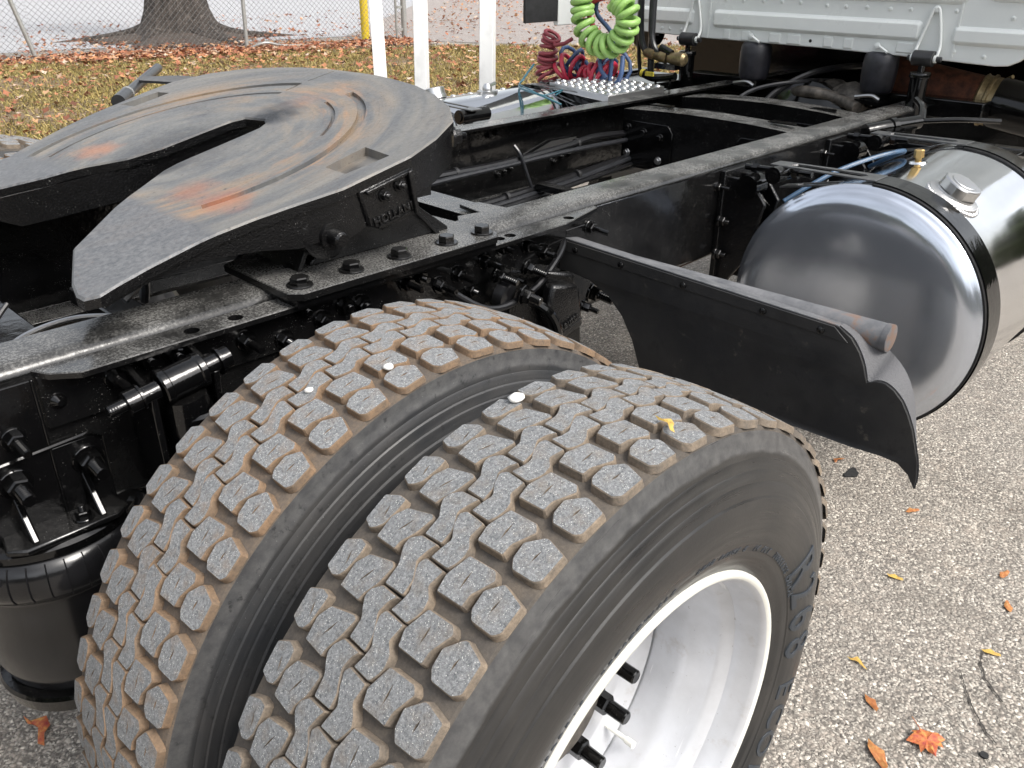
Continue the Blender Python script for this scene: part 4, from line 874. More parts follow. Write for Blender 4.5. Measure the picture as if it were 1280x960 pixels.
# filler cap
p_, n_ = on_tank(tkN, .200, 25, .304); mb = MB(); mb.lathe([(0, .062), (.004, .060), (.007, .050), (.009, .046), (.014, .045)], p_, n_, 40, 0, False); obj('filler_neck', mb, M['alu_weld'], tkN, smooth=40)
mb = MB(); nn = 16; t = n_.orthogonal().normalized(); b = n_.cross(t); lev = [(.012, 1), (.036, 1), (.040, .94)]; vs = []
for h, k in lev:
    for i in range(nn*2):
        a = 2*PI*i/(nn*2); rr = k*(.0445 if (i//4) % 2 else .0415); vs.append(p_+n_*h+t*rr*math.cos(a)+b*rr*math.sin(a))
n2_ = nn*2; fs = [(k*n2_+i, k*n2_+(i+1) % n2_, (k+1)*n2_+(i+1) % n2_, (k+1)*n2_+i) for k in range(2) for i in range(n2_)]; fs.append(tuple(range(2*n2_, 3*n2_)))
mb.add(vs, fs); mb.lathe([(.040, .030), (.042, .029), (.042, .010)], p_, n_, 24); obj('filler_cap', mb, M['alu_cast'], tkN, smooth=30, bevel=.0012)
mb = MB()
for k in range(44):
    a = 2*PI*k/44; c = p_+t*(.062*math.cos(a)*1.0)+b*(.062*math.sin(a)); c = Vector((c.x, c.y, c.z)); yy = c.y; zz = math.sqrt(max(.001, .3065**2-yy*yy)); c.z = zz
    mb.lathe([(-.003, .006), (.001, .0055), (.0035, .002)], c, (0, c.y, c.z), 8)
obj('weld_bead', mb, M['alu_weld'], tkN, kind='stuff')
p_, n_ = on_tank(tkN, .380, -5, .3045); mb = MB(); mb.lathe([(0, .022), (.003, .021), (.004, .012)], p_, n_, 24, 0, False); obj('vent_boss', mb, M['alu'], tkN)
mb = MB(); mb.lathe([(.002, .008), (.014, .008)], p_, n_, 12); mb.lathe([(.012, .0125), (.030, .0125), (.033, .010)], p_, n_, 6); obj('brass_vent', mb, M['brass'], tkN, smooth=30)
mb = MB(); o_ = Vector((1.264, TY, TZ)); mb.tube([q-o_ for q in catmull([(1.42, -.56, .88), (1.48, -.60, .92), (1.55, -.64, .955), (1.63, -.685, .980), (1.70, -.72, .992), (1.76, -.72, .985), (1.83, -.66, .95), (1.90, -.58, .90)], 8)], .006, 10); obj('blue_hose', mb, M['blue_line'], tkN)
# frame brackets holding the tank straps
for xb in (1.345, 1.945):
    B = empty('tank_bracket', (xb, -.46, .86), truck); q = lambda a, b, c: (a, b, c)
    mb = MB(); mb.prism([(-.035, .022, .085), (-.035, -.06, .085), (-.035, -.105, .03), (-.035, -.07, -.12), (-.035, -.02, -.20), (-.035, .022, -.20)], (.012, 0, 0)); mb.prism([(.035, .022, .085), (.035, -.06, .085), (.035, -.105, .03), (.035, -.07, -.12), (.035, -.02, -.20), (.035, .022, -.20)], (.012, 0, 0)); obj('bracket_plate', mb, M['cast'], B, bevel=.003)
    mb = MB(); mb.box((-.05, .008, -.21), (.06, .023, .10)); obj('back_plate', mb, M['cast'], B, bevel=.002)
    mb = MB(); mb.lathe([(0, .030), (.055, .030), (.058, .026)], (-.050, -.055, .070), (1, 0, 0), 24); obj('bracket_boss', mb, M['paint_gloss'], B)
    mb = MB(); mb.cyl((-.055, -.125, .112), (.035, -.125, .112), .021, n=20); mb.cyl((-.057, -.125, .112), (-.052, -.125, .112), .013, n=14); obj('trunnion', mb, M['paint'], B)
    mb = MB(); mb.cyl((-.0, -.02, .110), (-.0, -.20, .118), .008, n=10); mb.lathe([(0, .013), (.016, .013)], (0, -.04, .110), (0, -1, 0.04), 6); mb.lathe([(0, .013), (.016, .013)], (0, -.15, .114), (0, -1, 0.04), 6); obj('t_bolt', mb, M['paint_gloss'], B)
    mb = MB(); mb.tube(catmull([(.03, -.03, .05), (.045, -.10, -.01), (.03, -.14, -.03)], 5), .010, 8); obj('bracket_hook', mb, M['paint'], B)
    for z in (-.03, -.12): mb = MB(); mb.hexbolt((-.047, .008, z), (0, -1, 0), .013, .011, .012); obj('bolt', mb, M['paint'], B)
    for dx, dz in ((-.06, .09), (.0, .098), (.05, .094)): mb = MB(); mb.hexbolt((dx, .023, dz-.03), (0, -1, 0), .010, .009, .025); obj('bolt', mb, M['paint'], B)
mb = MB(); mb.tube(catmull([(1.30, -.20, .50), (1.42, -.36, .52), (1.52, -.46, .52), (1.75, -.50, .50)], 6), .045, 20); obj('rusty_pipe', mb, M['rust_light'], truck)
# ------------------------------------------------------------------ far tank, battery box step
tkF = fuel_tank(1.30, 2.06, .827, TZ-.005); strap(tkF, .075, .074, 1); strap(tkF, .66, .074, 1)
p_, n_ = on_tank(tkF, .20, 16, .304, 1); mb = MB(); mb.lathe([(0, .045), (.014, .044), (.014, .042), (.038, .041), (.040, .036)], p_, n_, 12); obj('filler_cap', mb, M['alu_cast'], tkF, smooth=30, bevel=.001)
p_, n_ = on_tank(tkF, .40, 2, .304, 1); mb = MB(); mb.lathe([(0, .040), (.008, .040), (.009, .018), (.022, .018), (.034, .010)], p_, n_, 20); mb.cyl(p_+Vector((.0, 0, .022)), p_+Vector((.05, .01, .030)), .007, n=8); obj('level_sender', mb, M['alu_cast'], tkF)
mb = MB(); mb.cyl((.03, -.23, .285), (.16, -.23, .285), .024, n=18); mb.cyl((.025, -.23, .285), (.03, -.23, .285), .015, n=14); obj('trunnion', mb, M['paint'], tkF)
mb = MB(); o_ = Vector((1.30, .827, TZ-.005)); mb.tube([q-o_ for q in catmull([(2.06, .93, 1.05), (2.0, .93, 1.0), (1.90, .86, .99), (1.80, .75, .995), (1.76, .62, .99), (1.80, .55, .96)], 8)], .0042, 8); mb.tube([q-o_ for q in catmull([(1.97, .90, 1.0), (1.86, .82, 1.0), (1.79, .70, .998), (1.765, .61, .99), (1.85, .60, 1.0), (1.87, .61, .995), (1.80, .58, .99)], 8)], .0028, 8); obj('teal_hose', mb, M['hose_teal'], tkF)
def tread_plate(name, P, z, lip, parent, rows, mat='alu_cast'):
    """step plate with rows of raised dimples; P = four corners (x, y)"""
    mb = MB(); mb.prism([(x, y, z-.003) for x, y in P], (0, 0, .003)); k = len(P)
    for i in range(k):
        a, b = Vector((*P[i], z-.003)), Vector((*P[(i+1) % k], z-.003)); d = (b-a).normalized(); nn = Vector((-d.y, d.x, 0))*.003*(1 if area(P) > 0 else -1)
        mb.prism([a, b, b+nn, a+nn], (0, 0, -lip))
    o = obj(name, mb, M[mat], parent, bevel=.0012); A, B, C_, D_ = [Vector(q) for q in P]; me0 = None
    nr, nc = rows
    for i in range(nr):
        for j in range(nc):
            s_, t_ = (i+.5)/nr, (j+.5+(.25 if i % 2 else -.25)*.6)/nc; q = (A*(1-s_)+B*s_)*(1-t_)+(D_*(1-s_)+C_*s_)*t_
            if me0 is None:
                m_ = MB(); m_.lathe([(0, .013), (.004, .011), (.0055, .009), (.0055, .005), (.003, .004)], (0, 0, 0), (0, 0, 1), 12); m0 = obj('dimple', m_, M[mat], o, loc=(q.x, q.y, z), smooth=60); me0 = m0
            else: c = dup(me0, o); c.location = (q.x, q.y, z)
    return o
bb = empty('battery_box', (2.06, .50, .60), truck)
def Bq(P): return [(x-2.06, y-.50) for x, y in P]
tread_plate('step_plate', Bq([(1.880, .605), (1.905, .400), (2.235, .400), (2.320, .770), (1.985, .775)][0:0] or [(1.885, .40), (2.235, .40), (2.325, .775), (1.985, .775)]), .400, .022, bb, (7, 8))
mb = MB(); mb.box((-.05, -.04, -.16), (.30, .34, .372)); obj('box_body', mb, M['paint_deep'], bb, bevel=.006)
mb = MB(); mb.box((.02, .10, .33), (.75, .40, .37)); mb.box((.0, .36, .372), (.74, .40, .385)); obj('box_lid', mb, M['paint'], bb, bevel=.004)
tread_plate('outer_step', [(1.36-2.06, .92-.5), (2.02-2.06, .94-.5), (2.02-2.06, 1.06-.5), (1.36-2.06, 1.06-.5)], .345, .03, bb, (14, 3))

# ------------------------------------------------------------------ crossmembers
def crossmember(x, wd, zt, h, arch=0, yy=.343, name='crossmember'):
    X_ = empty(name, (x, 0, zt), truck); n = 14; mb = MB(); P = []
    for i in range(n+1):
        y = -yy+2*yy*i/n; P.append((y, arch*(1-(y/yy)**2)))
    for i in range(n):
        (ya, za), (yb, zb) = P[i], P[i+1]
        mb.add([(-wd/2, ya, za), (wd/2, ya, za), (wd/2, yb, zb), (-wd/2, yb, zb), (-wd/2, ya, za-.008), (wd/2, ya, za-.008), (wd/2, yb, zb-.008), (-wd/2, yb, zb-.008)], [(0, 1, 2, 3), (7, 6, 5, 4), (1, 5, 6, 2), (0, 3, 7, 4)])
        mb.add([(-wd/2, ya, za-.008), (-wd/2, yb, zb-.008), (-wd/2, yb, -h), (-wd/2, ya, -h), (-wd/2+.008, ya, za-.008), (-wd/2+.008, yb, zb-.008), (-wd/2+.008, yb, -h), (-wd/2+.008, ya, -h)], [(0, 1, 2, 3)[::-1], (4, 5, 6, 7)])
    obj('channel', mb, M['paint_rail'], X_, smooth=40)
    for sg in (-1, 1):
        mb = MB(); mb.prism([(-wd/2-.006, sg*(yy-.005), -.035), (-wd/2-.006, sg*(yy-.20), -.035), (-wd/2-.006, sg*(yy-.22), -.06), (-wd/2-.006, sg*(yy-.22), -.19), (-wd/2-.006, sg*(yy-.005), -.19)], (.005, 0, 0)); g = obj('gusset_plate', mb, M['paint_deep'], X_, bevel=.0015)
        for a, b in ((.03, -.06), (.10, -.07), (.17, -.08), (.03, -.15), (.17, -.16)): mb = MB(); mb.hexbolt((-wd/2-.006, sg*(yy-a), b), (-1, 0, 0), .0105, .009); obj('bolt', mb, M['steel'] if b < -.1 else M['paint'], X_)
    return X_
c1 = crossmember(1.965, .115, .958, .20, .012); c2 = crossmember(2.34, .12, .962, .20, .016); c0 = crossmember(.655, .09, .930, .17, 0); c3 = crossmember(-1.0, .12, .86, .2)
for x, y in ((1.98, -.25), (2.33, -.22), (1.98, .22)): mb = MB(); mb.prism([(-.018, -.05, 0), (.018, -.035, 0), (.018, .045, 0), (-.018, .05, 0)], (0, 0, .004)); obj('clip_plate', mb, M['paint_gloss'], truck, loc=(x, y, .972))
mb = MB(); mb.prism([(.60, -.345, .934), (.70, -.345, .934), (.675, -.18, .934), (.63, -.16, .934)], (0, 0, .010)); obj('corner_gusset', mb, M['paint_rail'], truck, bevel=.002)
mb = MB(); mb.prism([(.46, -.345, .957), (.60, -.345, .957), (.60, -.315, .957), (.50, -.295, .957)], (0, 0, .012)); obj('corner_gusset', mb, M['paint_rail'], truck, bevel=.002)
pl = plate([(.0, -.035), (.10, -.035), (.13, -.012), (.13, .012), (.10, .035), (.0, .035)], [([(.03, -.014), (.085, -.014), (.10, 0), (.085, .014), (.03, .014), (.018, 0)], .006)], .009, .002); mb = MB(); mb.v = [(.655+y*1.0, -.35+x, .941+z) for x, y, z in pl.v]; mb.f = [q[::-1] for q in pl.f]; mb.m = pl.m; obj('pressed_bracket', mb, M['paint_rail'], truck, smooth=30)
mb = MB(); mb.prism([(.50, .345, .955), (.62, .345, .955), (.60, .16, .955), (.52, .15, .955)], (0, 0, .012)); obj('corner_gusset', mb, M['paint_dusty'], truck, bevel=.002)
# cross tube under the fifth wheel and axle-side beams
mb = MB(); mb.box((-.34, -.24, .84), (-.27, .30, .885)); mb.box((-.20, -.30, .90), (-.14, -.05, .93)); obj('cross_bar', mb, M['paint'], truck, bevel=.004, kind='stuff')

# ------------------------------------------------------------------ axle, shafts, tanks between the rails
mb = MB(); mb.tube(catmull([(0, -.60, .50), (0, -.30, .50), (0, -.16, .52), (0, 0, .54), (0, .16, .52), (0, .30, .50), (0, .60, .50)], 5), [.07]*9+[.085, .11, .14, .17, .185, .19, .19, .19, .185, .17, .14, .11, .085]+[.07]*9, 20); ax = obj('axle_housing', mb, M['cast'], truck, smooth=60)
mb = MB(); mb.cyl((.25, 0, .54), (2.6, .0, .72), .055, n=24); obj('drive_shaft', mb, M['paint'], truck)
mb = MB(); mb.lathe([(0, .03), (.015, .10), (.05, .112), (.56, .112), (.60, .10), (.615, .03)], (1.02, .17, .66), (1, 0, 0), 32); at1 = obj('air_tank', mb, M['paint_deep'], truck)
mb = MB(); mb.box((1.38, .05, .765), (1.42, .29, .785)); obj('air_tank_strap', mb, M['paint'], truck)
mb = MB(); mb.box((1.15, -.10, .56), (1.95, .29, .60)); mb.box((1.62, .02, .60), (1.92, .26, .745)); obj('valve_tray', mb, M['paint_deep'], truck, bevel=.004)
mb = MB(); mb.lathe([(0, .14), (.05, .22), (.25, .20), (.40, .15), (.7, .13)], (2.62, .02, .80), (1, 0, .05), 24); obj('gearbox', mb, M['paint_deep'], truck, smooth=40)
mb = MB()
for i in range(9): a = i*.7; mb.lathe([(0, .05+.012*math.sin(a)), (.035, .055), (.045, .03)], (2.72+.03*math.cos(a*2), .06-.030*i, .955+.014*math.sin(a*3)), (-.5+.3*math.sin(a), .3*math.cos(a), .8), 9)
mb.tube(catmull([(2.70, .12, .96), (2.62, .0, .985), (2.66, -.10, .97), (2.60, -.22, .95)], 5), .022, 8); obj('gearbox_top', mb, M['grime'], truck, smooth=50)
# hoses and harnesses along the far rail
for pts, rr, mt in (([(.45, .32, .84), (.9, .325, .865), (1.25, .325, .862), (1.55, .32, .875), (1.72, .325, .885), (1.95, .33, .87)], .011, 'hose_black'), ([(.45, .30, .83), (.9, .31, .852), (1.3, .315, .856), (1.6, .31, .86), (1.95, .32, .85)], .008, 'hose_grey'),
                    ([(.55, .30, .745), (1.0, .30, .752), (1.5, .305, .768), (1.9, .31, .79), (2.3, .31, .80)], .012, 'hose_black'), ([(.55, .28, .742), (1.0, .285, .742), (1.5, .29, .758), (1.95, .30, .79)], .009, 'hose_grey'), ([(.55, .265, .738), (1.0, .27, .734), (1.5, .275, .75), (1.95, .29, .772)], .007, 'hose_black'),
                    ([(1.32, .33, .91), (1.33, .31, .88), (1.36, .30, .80), (1.40, .30, .72)], .006, 'hose_grey'), ([(1.40, .12, .76), (1.42, .10, .765), (1.45, .07, .74), (1.46, .05, .70)], .006, 'steel'),
                    ([(2.40, .10, .90), (2.55, .08, .99), (2.70, -.02, 1.06), (2.95, -.2, 1.08)], .012, 'hose_black'), ([(2.30, .20, .86), (2.45, .16, .98), (2.62, .03, 1.02), (2.9, .0, 1.0)], .008, 'hose_grey')):
    mb = MB(); mb.tube(catmull(pts, 8), rr, 8); obj('air_line', mb, M[mt], truck)
for x, z, y in ((1.06, .862, .33), (1.62, .875, .325), (.85, .75, .30), (1.25, .76, .30), (1.6, .775, .30)): mb = MB(); mb.lathe([(0, .017), (.012, .017)], (0, 0, 0), (1, 0, .03), 12); obj('cable_tie', mb, M['strap_rubber'], truck, loc=(x, y, z))
mb = MB(); mb.prism([(1.48, .418, .842), (1.72, .418, .862), (1.73, .418, .872), (1.60, .418, .874)], (0, -.006, 0)); obj('rail_label_plate', mb, M['steel'], truck)
# bolts on the inner face of the far rail web
for x, z in ((1.30, .93), (1.335, .935), (1.66, .95), (1.69, .955), (1.72, .955), (1.75, .958), (1.68, .92), (1.34, .80), (1.37, .805), (1.40, .81), (1.62, .80), (1.66, .812), (1.70, .815), (1.05, .90), (1.08, .905)): bolt((x, .4265, z), (0, -1, 0), truck, .009, .008, .006)
# ------------------------------------------------------------------ near rail: studs, bushing, hangers
for x, z, st in ((-.427, .882, .035), (-.286, .925, .030), (-.085, .918, .030), (.055, .912, .02), (.10, .925, .006), (.135, .918, .006), (.235, .930, .03), (.315, .905, .03), (.265, .935, .012), (.36, .915, .035), (.43, .925, .035), (.40, .87, .012), (-.20, .935, .006), (-.24, .94, .006), (-.15, .90, .006), (.02, .94, .006), (-.02, .90, .012), (.48, .94, .02), (.55, .93, .03), (.60, .905, .02), (.52, .865, .02), (.30, .86, .012), (.18, .88, .012), (.75, .925, .04)):
    bolt((x, -.4405 if -.39 > x else -.447 if z > .89 and x > -.385 and x < .77 else -.4365, z), (0, -1, -.05), truck, .0125, .012, st, 'stud' if st > .015 else 'bolt', 'paint_gloss')
mb = MB(); mb.lathe([(0, .010), (.008, .011), (.016, .004)], (-.365, -.4405, .918), (0, -1, 0), 14); obj('plug', mb, M['paint_gloss'], truck)
bu = empty('shock_bushing', (-.225, -.515, .926), truck); dx = Vector((.155, .0, .021)).normalized()
mb = MB(); mb.lathe([(-.032, .024), (-.030, .026), (-.022, .026), (-.020, .024), (.022, .024), (.024, .026), (.032, .026), (.034, .023)], (0, 0, 0), dx, 28); obj('bushing_sleeve', mb, M['paint_gloss'], bu)
mb = MB(); mb.lathe([(-.105, .009), (-.103, .010), (-.080, .010), (-.080, .018), (-.062, .018), (-.062, .021), (-.059, .021), (-.059, .0145), (-.034, .0145)], (0, 0, 0), dx, 12); 
for k in range(6): mb.lathe([(-.103+.0036*k, .0104), (-.1022+.0036*k, .0104)], (0, 0, 0), dx, 12)
obj('bushing_bolt', mb, M['paint_gloss'], bu)
mb = MB(); mb.lathe([(.034, .015), (.055, .015), (.056, .021), (.060, .021), (.060, .017), (.074, .017)], (0, 0, 0), dx, 12); obj('bushing_nut', mb, M['paint_gloss'], bu)
mb = MB(); mb.prism([(-.052, .016, .005), (-.052, -.014, .000), (-.048, -.006, -.13), (-.048, .070, -.19), (-.052, .070, .02)], (.010, 0, 0)); mb.prism([(.042, .016, .005), (.042, -.014, .000), (.046, .0, -.06), (.046, .070, -.08), (.042, .070, .02)], (.010, 0, 0)); obj('bushing_bracket', mb, M['paint'], bu, bevel=.002)
mb = MB(); mb.lathe([(-.01, .030), (-.04, .034), (-.055, .036), (-.30, .034)], (0, 0, -.015), (-.12, 0, 1), 24); obj('shock_body', mb, M['paint_gloss'], bu); bu2 = None
mb = MB(); mb.lathe([(-.058, .040), (-.050, .041), (-.046, .036)], (0.012, 0, 0), (-.12, 0, 1), 28, 0, False); obj('shock_collar', mb, M['paint_gloss'], bu)
# air bag at the rear
ab = empty('air_bag', (-.40, -.365, .45), truck)
mb = MB(); mb.lathe([(.285, .02), (.285, .125), (.280, .131), (.270, .132), (.268, .128)], (0, 0, 0), (0, 0, 1), 64, 0, False); obj('top_plate', mb, M['paint_gloss'], ab)
mb = MB(); P = [(.268, .124), (.262, .134), (.250, .141), (.235, .144), (.220, .143), (.205, .136), (.200, .128), (.190, .124), (.10, .122), (.05, .117), (.02, .108), (.012, .104)]; mb.lathe(P, (0, 0, 0), (0, 0, 1), 72, 0, False); obj('bellows', mb, M['bag'], ab, smooth=60)
for k in range(36):
    a = 2*PI*k/36; c, s_ = math.cos(a), math.sin(a); mb = MB(); mb.tube([(rr*c, rr*s_, h) for h, rr in ((.264, .1330), (.250, .1416), (.235, .1446), (.220, .1436), (.206, .1370))], .0011, 4)
    if -PI*1.05 < (a-2*PI if a > PI else a) < .2: obj('moulded_rib', mb, M['bag'], ab)
mb = MB(); mb.lathe([(.012, .100), (.010, .118), (.004, .121), (-.02, .116), (-.025, .10), (-.025, .02)], (0, 0, 0), (0, 0, 1), 64, 0, False); obj('piston', mb, M['paint_gloss'], ab)
mb = MB(); mb.prism([(-.075, -.072, .286), (.075, -.072, .286), (.082, -.110, .286), (.06, -.127, .286), (-.06, -.127, .286), (-.082, -.110, .286)], (0, 0, .010)); mb.box((-.082, -.074, .286), (.082, -.066, .40)); obj('bag_bracket', mb, M['paint'], ab, bevel=.003)
for x in (-.045, .045): mb = MB(); mb.prism([(x-.005, -.075, .296), (x-.005, -.120, .296), (x-.005, -.112, .305), (x-.005, -.075, .350)], (.010, 0, 0)); obj('bracket_gusset', mb, M['paint_gloss'], ab, bevel=.0025)
for p_, a_ in (((-.040, -.075, .368), (0, -1, -.1)), ((.055, -.075, .366), (0, -1, -.1))): mb = MB(); mb.hexbolt(p_, a_, .0165, .016, .030, True, .010); obj('stud', mb, M['paint_gloss'], ab)
mb = MB(); mb.hexbolt((.022, -.105, .296), (0, 0, 1), .0105, .010, .008); obj('bolt', mb, M['paint_gloss'], ab)
mb = MB(); mb.tube([(-.095, -.0755, .30), (-.095, -.0755, .385), (-.085, -.0755, .398), (.065, -.0755, .405), (.08, -.0755, .395)], .003, 6); obj('weld_seam', mb, M['paint_gloss'], ab)
for p in (railN,): pass
mb = MB(); mb.tube(catmull([(-.9, -.33, .62), (-.6, -.42, .66), (-.52, -.47, .70)], 6), .012, 10); obj('air_line', mb, M['hose_black'], truck)
# far air bag
ab2 = empty('air_bag', (-.40, .365, .45), truck)
for ch in list(ab.children): dup(ch, ab2)
ab2.rotation_euler = (0, 0, PI)
# spring hanger casting forward of the axle
hg = empty('spring_hanger', (.60, -.49, .80), truck)
mb = MB(); mb.prism([(-.10, .05, .09), (-.055, -.015, .085), (.02, -.03, .07), (.055, -.02, -.02), (.075, -.02, -.16), (.02, .0, -.22), (-.08, .02, -.18), (-.11, .05, -.05)], (.0, .035, 0)); obj('hanger_body', mb, M['cast'], hg, bevel=.010)
mb = MB(); mb.prism([(-.045, -.030, .06), (.028, -.036, .045), (.052, -.034, -.055), (-.03, -.034, -.075), (-.06, -.026, .0)], (0, .03, 0)); obj('hanger_pad', mb, M['cast'], hg, bevel=.008)
mb = MB(); mb.tube(catmull([(-.08, -.01, .03), (-.055, -.035, .0), (-.035, -.04, -.06), (-.03, -.03, -.16)], 5), .009, 8); obj('hanger_rib', mb, M['paint_gloss'], hg)
mw = Matrix.Translation((-.002, -.0375, -.030)) @ Matrix.Rotation(-.25, 4, 'Y') @ Matrix.Rotation(PI/2, 4, 'X'); text_obj('raised_letters', 'Reutte', .024, M['cast'], hg, mw, .0015, .0006)
mb = MB(); mb.tube([(-.042, -.0375, -.052), (.040, -.0375, -.033)], .0012, 5); obj('underline_rib', mb, M['cast'], hg)
for p_, rr, st in (((-.115, -.01, .055), .0155, .022), ((-.075, .02, .095), .012, .03), ((-.16, .02, .10), .012, .03), ((.115, .0, -.005), .016, .035), ((.10, .01, -.035), .010, .02)): mb = MB(); mb.hexbolt(p_, (.25, -1, -.2), rr, .016, st, True, rr*.62); obj('stud', mb, M['paint_gloss'], hg)
mb = MB(); mb.lathe([(0, .030), (.02, .029), (.022, .024)], (-.15, .02, .06), (.25, -1, -.2), 22); mb.tube(catmull([(-.30, .04, .115), (-.20, .0, .045), (-.08, .0, .05), (.02, .02, .09), (.08, .05, .115)], 6), .007, 10); obj('bracket_arm', mb, M['hose_black'], hg)
mb = MB(); mb.prism([(.10, .052, .115), (.18, .052, .10), (.14, .052, -.03), (.06, .052, -.03)], (0, -.006, 0)); obj('backing_plate', mb, M['paint'], hg, bevel=.002)
mb = MB(); mb.tube(catmull([(-.105, .0, -.0), (-.12, -.015, -.06), (-.14, -.01, -.12)], 5), .003, 6); obj('wire', mb, M['hose_grey'], hg)
# odd hoses under the fifth wheel at the rear
for pts, rr, mt in (([(-.60, -.02, .86), (-.46, -.08, .85), (-.38, -.10, .88), (-.30, -.06, .93)], .0045, 'hose_black'), ([(-.40, -.30, .93), (-.34, -.26, .945), (-.26, -.24, .945), (-.18, -.25, .93)], .0045, 'steel'), ([(-.37, -.30, .93), (-.30, -.27, .94), (-.2, -.27, .935)], .004, 'steel'), ([(-.19, -.27, .965), (-.15, -.26, .985), (-.13, -.20, .93)], .008, 'hose_grey'), ([(.0, -.26, .96), (.05, -.24, .985), (.09, -.20, .95)], .008, 'hose_grey'), ([(-.7, .1, .80), (-.5, .02, .88), (-.40, .0, .85), (-.25, -.05, .83)], .012, 'hose_black')):
    mb = MB(); mb.tube(catmull(pts, 7), rr, 8); obj('air_line', mb, M[mt], truck)
mb = MB(); mb.lathe([(0, .045), (.05, .045), (.055, .03)], (-.46, .02, .88), (.2, .3, 1), 16); mb.lathe([(0, .02), (.06, .02)], (-.42, -.06, .89), (1, .3, 0), 10); obj('height_valve', mb, M['paint_gloss'], truck)

# ------------------------------------------------------------------ cab
CX = 2.65
cab = empty('cab', (CX, 0, 1.14), truck)
def C3(x, y, z): return (x-CX, y, z-1.14)
def rbox(y0, y1, z0, z1, dep, rad, name, mat, x=CX, b=.008, k=1):
    pts = roundpoly(ccw([(y0, z0), (y1, z0), (y1, z1), (y0, z1)]), rad, 5); mb = MB(); n = len(pts)
    ring = lambda P, xx: [C3(xx, y, z) for y, z in P]
    mb.add(ring(pts, x)+ring(inset(pts, .003*k), x-dep*.25)+ring(inset(pts, .009*k), x-dep*.85)+ring(inset(pts, .014*k), x-dep), [(j*n+(i+1) % n, j*n+i, (j+1)*n+i, (j+1)*n+(i+1) % n) for j in range(3) for i in range(n)]); mb.add(ring(inset(pts, .014*k), x-dep), [tuple(reversed(range(n)))]); return obj(name, mb, mat, cab, smooth=70)
body = [(.90, 1.50), (.90, 1.18), (.86, 1.155), (.76, 1.150), (.50, 1.145), (.0, 1.143), (-.38, 1.136), (-.48, 1.133), (-.640, 1.128), (-.680, 1.132), (-.712, 1.148), (-.75, 1.185), (-.80, 1.20), (-.98, 1.20), (-1.02, 1.24), (-1.02, 2.6), (.98, 2.6), (.98, 1.5)]
mb = MB(); mb.prism([C3(CX, y, z) for y, z in body], (.02, 0, 0)); mb.box(C3(CX+.02, -1.02, 1.24), C3(CX+1.8, -1.0, 2.6)); mb.box(C3(CX+.02, .98, 1.24), C3(CX+1.8, .96, 2.6)[0:0] or C3(CX+1.8, 1.0, 2.6)); mb.box(C3(CX+.02, -1.0, 1.19), C3(CX+1.8, .98, 1.21)); mb.box(C3(CX+.02, -1.02, 2.58), C3(CX+1.8, 1.0, 2.6)); obj('rear_wall', mb, M['cab'], cab, bevel=.004)
rbox(-.380, .470, 1.189, 1.258, .013, .022, 'pressed_bar', M['cab']); rbox(-.95, -.482, 1.186, 1.247, .013, .022, 'pressed_bar', M['cab']); rbox(.562, .86, 1.192, 1.256, .013, .02, 'pressed_bar', M['cab'])
rbox(-.52, .40, 1.312, 1.9, .014, .05, 'pressed_panel', M['cab']); rbox(-.95, -.56, 1.325, 1.9, .014, .05, 'pressed_panel', M['cab'])
for a, b in ((.382, .413), (.155, .207), (.070, .128), (-.061, -.022), (-.140, -.101), (-.361, -.30), (.29, .33)):
    rbox(a, b, 1.147, 1.185, .004, .006, 'pressed_pad', M['cab'], k=.35)
for a, b in ((.484, .492), (-.500, -.494)): mb = MB(); mb.box(C3(CX-.004, a, 1.147), C3(CX-.0005, b, 1.60)); obj('panel_seam', mb, M['cab'], cab)
r0 = None
for y, z in ((.417, 1.294), (.337, 1.295), (.249, 1.297), (.170, 1.297), (.093, 1.297), (-.015, 1.291), (-.089, 1.291), (-.168, 1.292), (-.253, 1.290), (-.326, 1.291), (-.406, 1.289), (-.480, 1.293), (-.662, 1.279), (-.60, 1.155), (-.50, 1.165), (.62, 1.172), (.68, 1.172), (.72, 1.172)):
    mb = MB(); mb.lathe([(0, .0075), (.002, .007), (.004, .004), (.0045, .0015)], C3(CX, y, z), (-1, 0, 0), 12, 0, False)
    obj('rivet', mb, M['cab'], cab)
mb = MB(); mb.lathe([(0, .006), (.0008, .006)], C3(CX, .030, 1.165), (-1, 0, 0), 12); obj('drain_hole', mb, M['pad'], cab)
# wire-form hangers and cab shocks
def cab_shock(y, xs=2.60):
    B = empty('cab_shock', (xs, y, 1.15), truck); q = lambda a, b, c: (a-xs, b-y, c-1.15)
    for sg in (-1, 1): mb = MB(); mb.tube(catmull([q(CX-.010, y+.004*sg, 1.302), q(CX-.010, y+sg*.013, 1.285), q(CX-.012, y+sg*.036, 1.19), q(CX-.03, y+sg*.040, 1.150), q(CX-.040, y+sg*.040, 1.137)], 6), .0055, 8); mb.lathe([(-.004, .013), (.004, .013)], q(CX-.040, y+sg*.040, 1.140), (0, 1, 0), 18); obj('hanger_wire', mb, M['cab'], B, smooth=60)
    mb = MB(); mb.lathe([(0, .012), (.004, .012), (.006, .008)], q(CX-.008, y, 1.297), (-1, 0, 0), 14); obj('hanger_bolt', mb, M['cab'], B)
    mb = MB(); mb.cyl(q(CX-.04, y-.034, 1.140), q(CX-.04, y+.034, 1.140), .026, n=24); mb.cyl(q(CX-.04, y-.06, 1.140), q(CX-.04, y+.055, 1.140), .009, n=10); obj('shock_eye', mb, M['strap_rubber'], B)
    mb = MB(); mb.lathe([(0, .012), (.03, .012), (.032, .034), (.036, .036), (.048, .036), (.050, .031), (.20, .030), (.202, .025), (.26, .024)], q(CX-.04, y, 1.125), (.04, 0, -1), 28); obj('shock_body', mb, M['paint_gloss'], B)
    return B
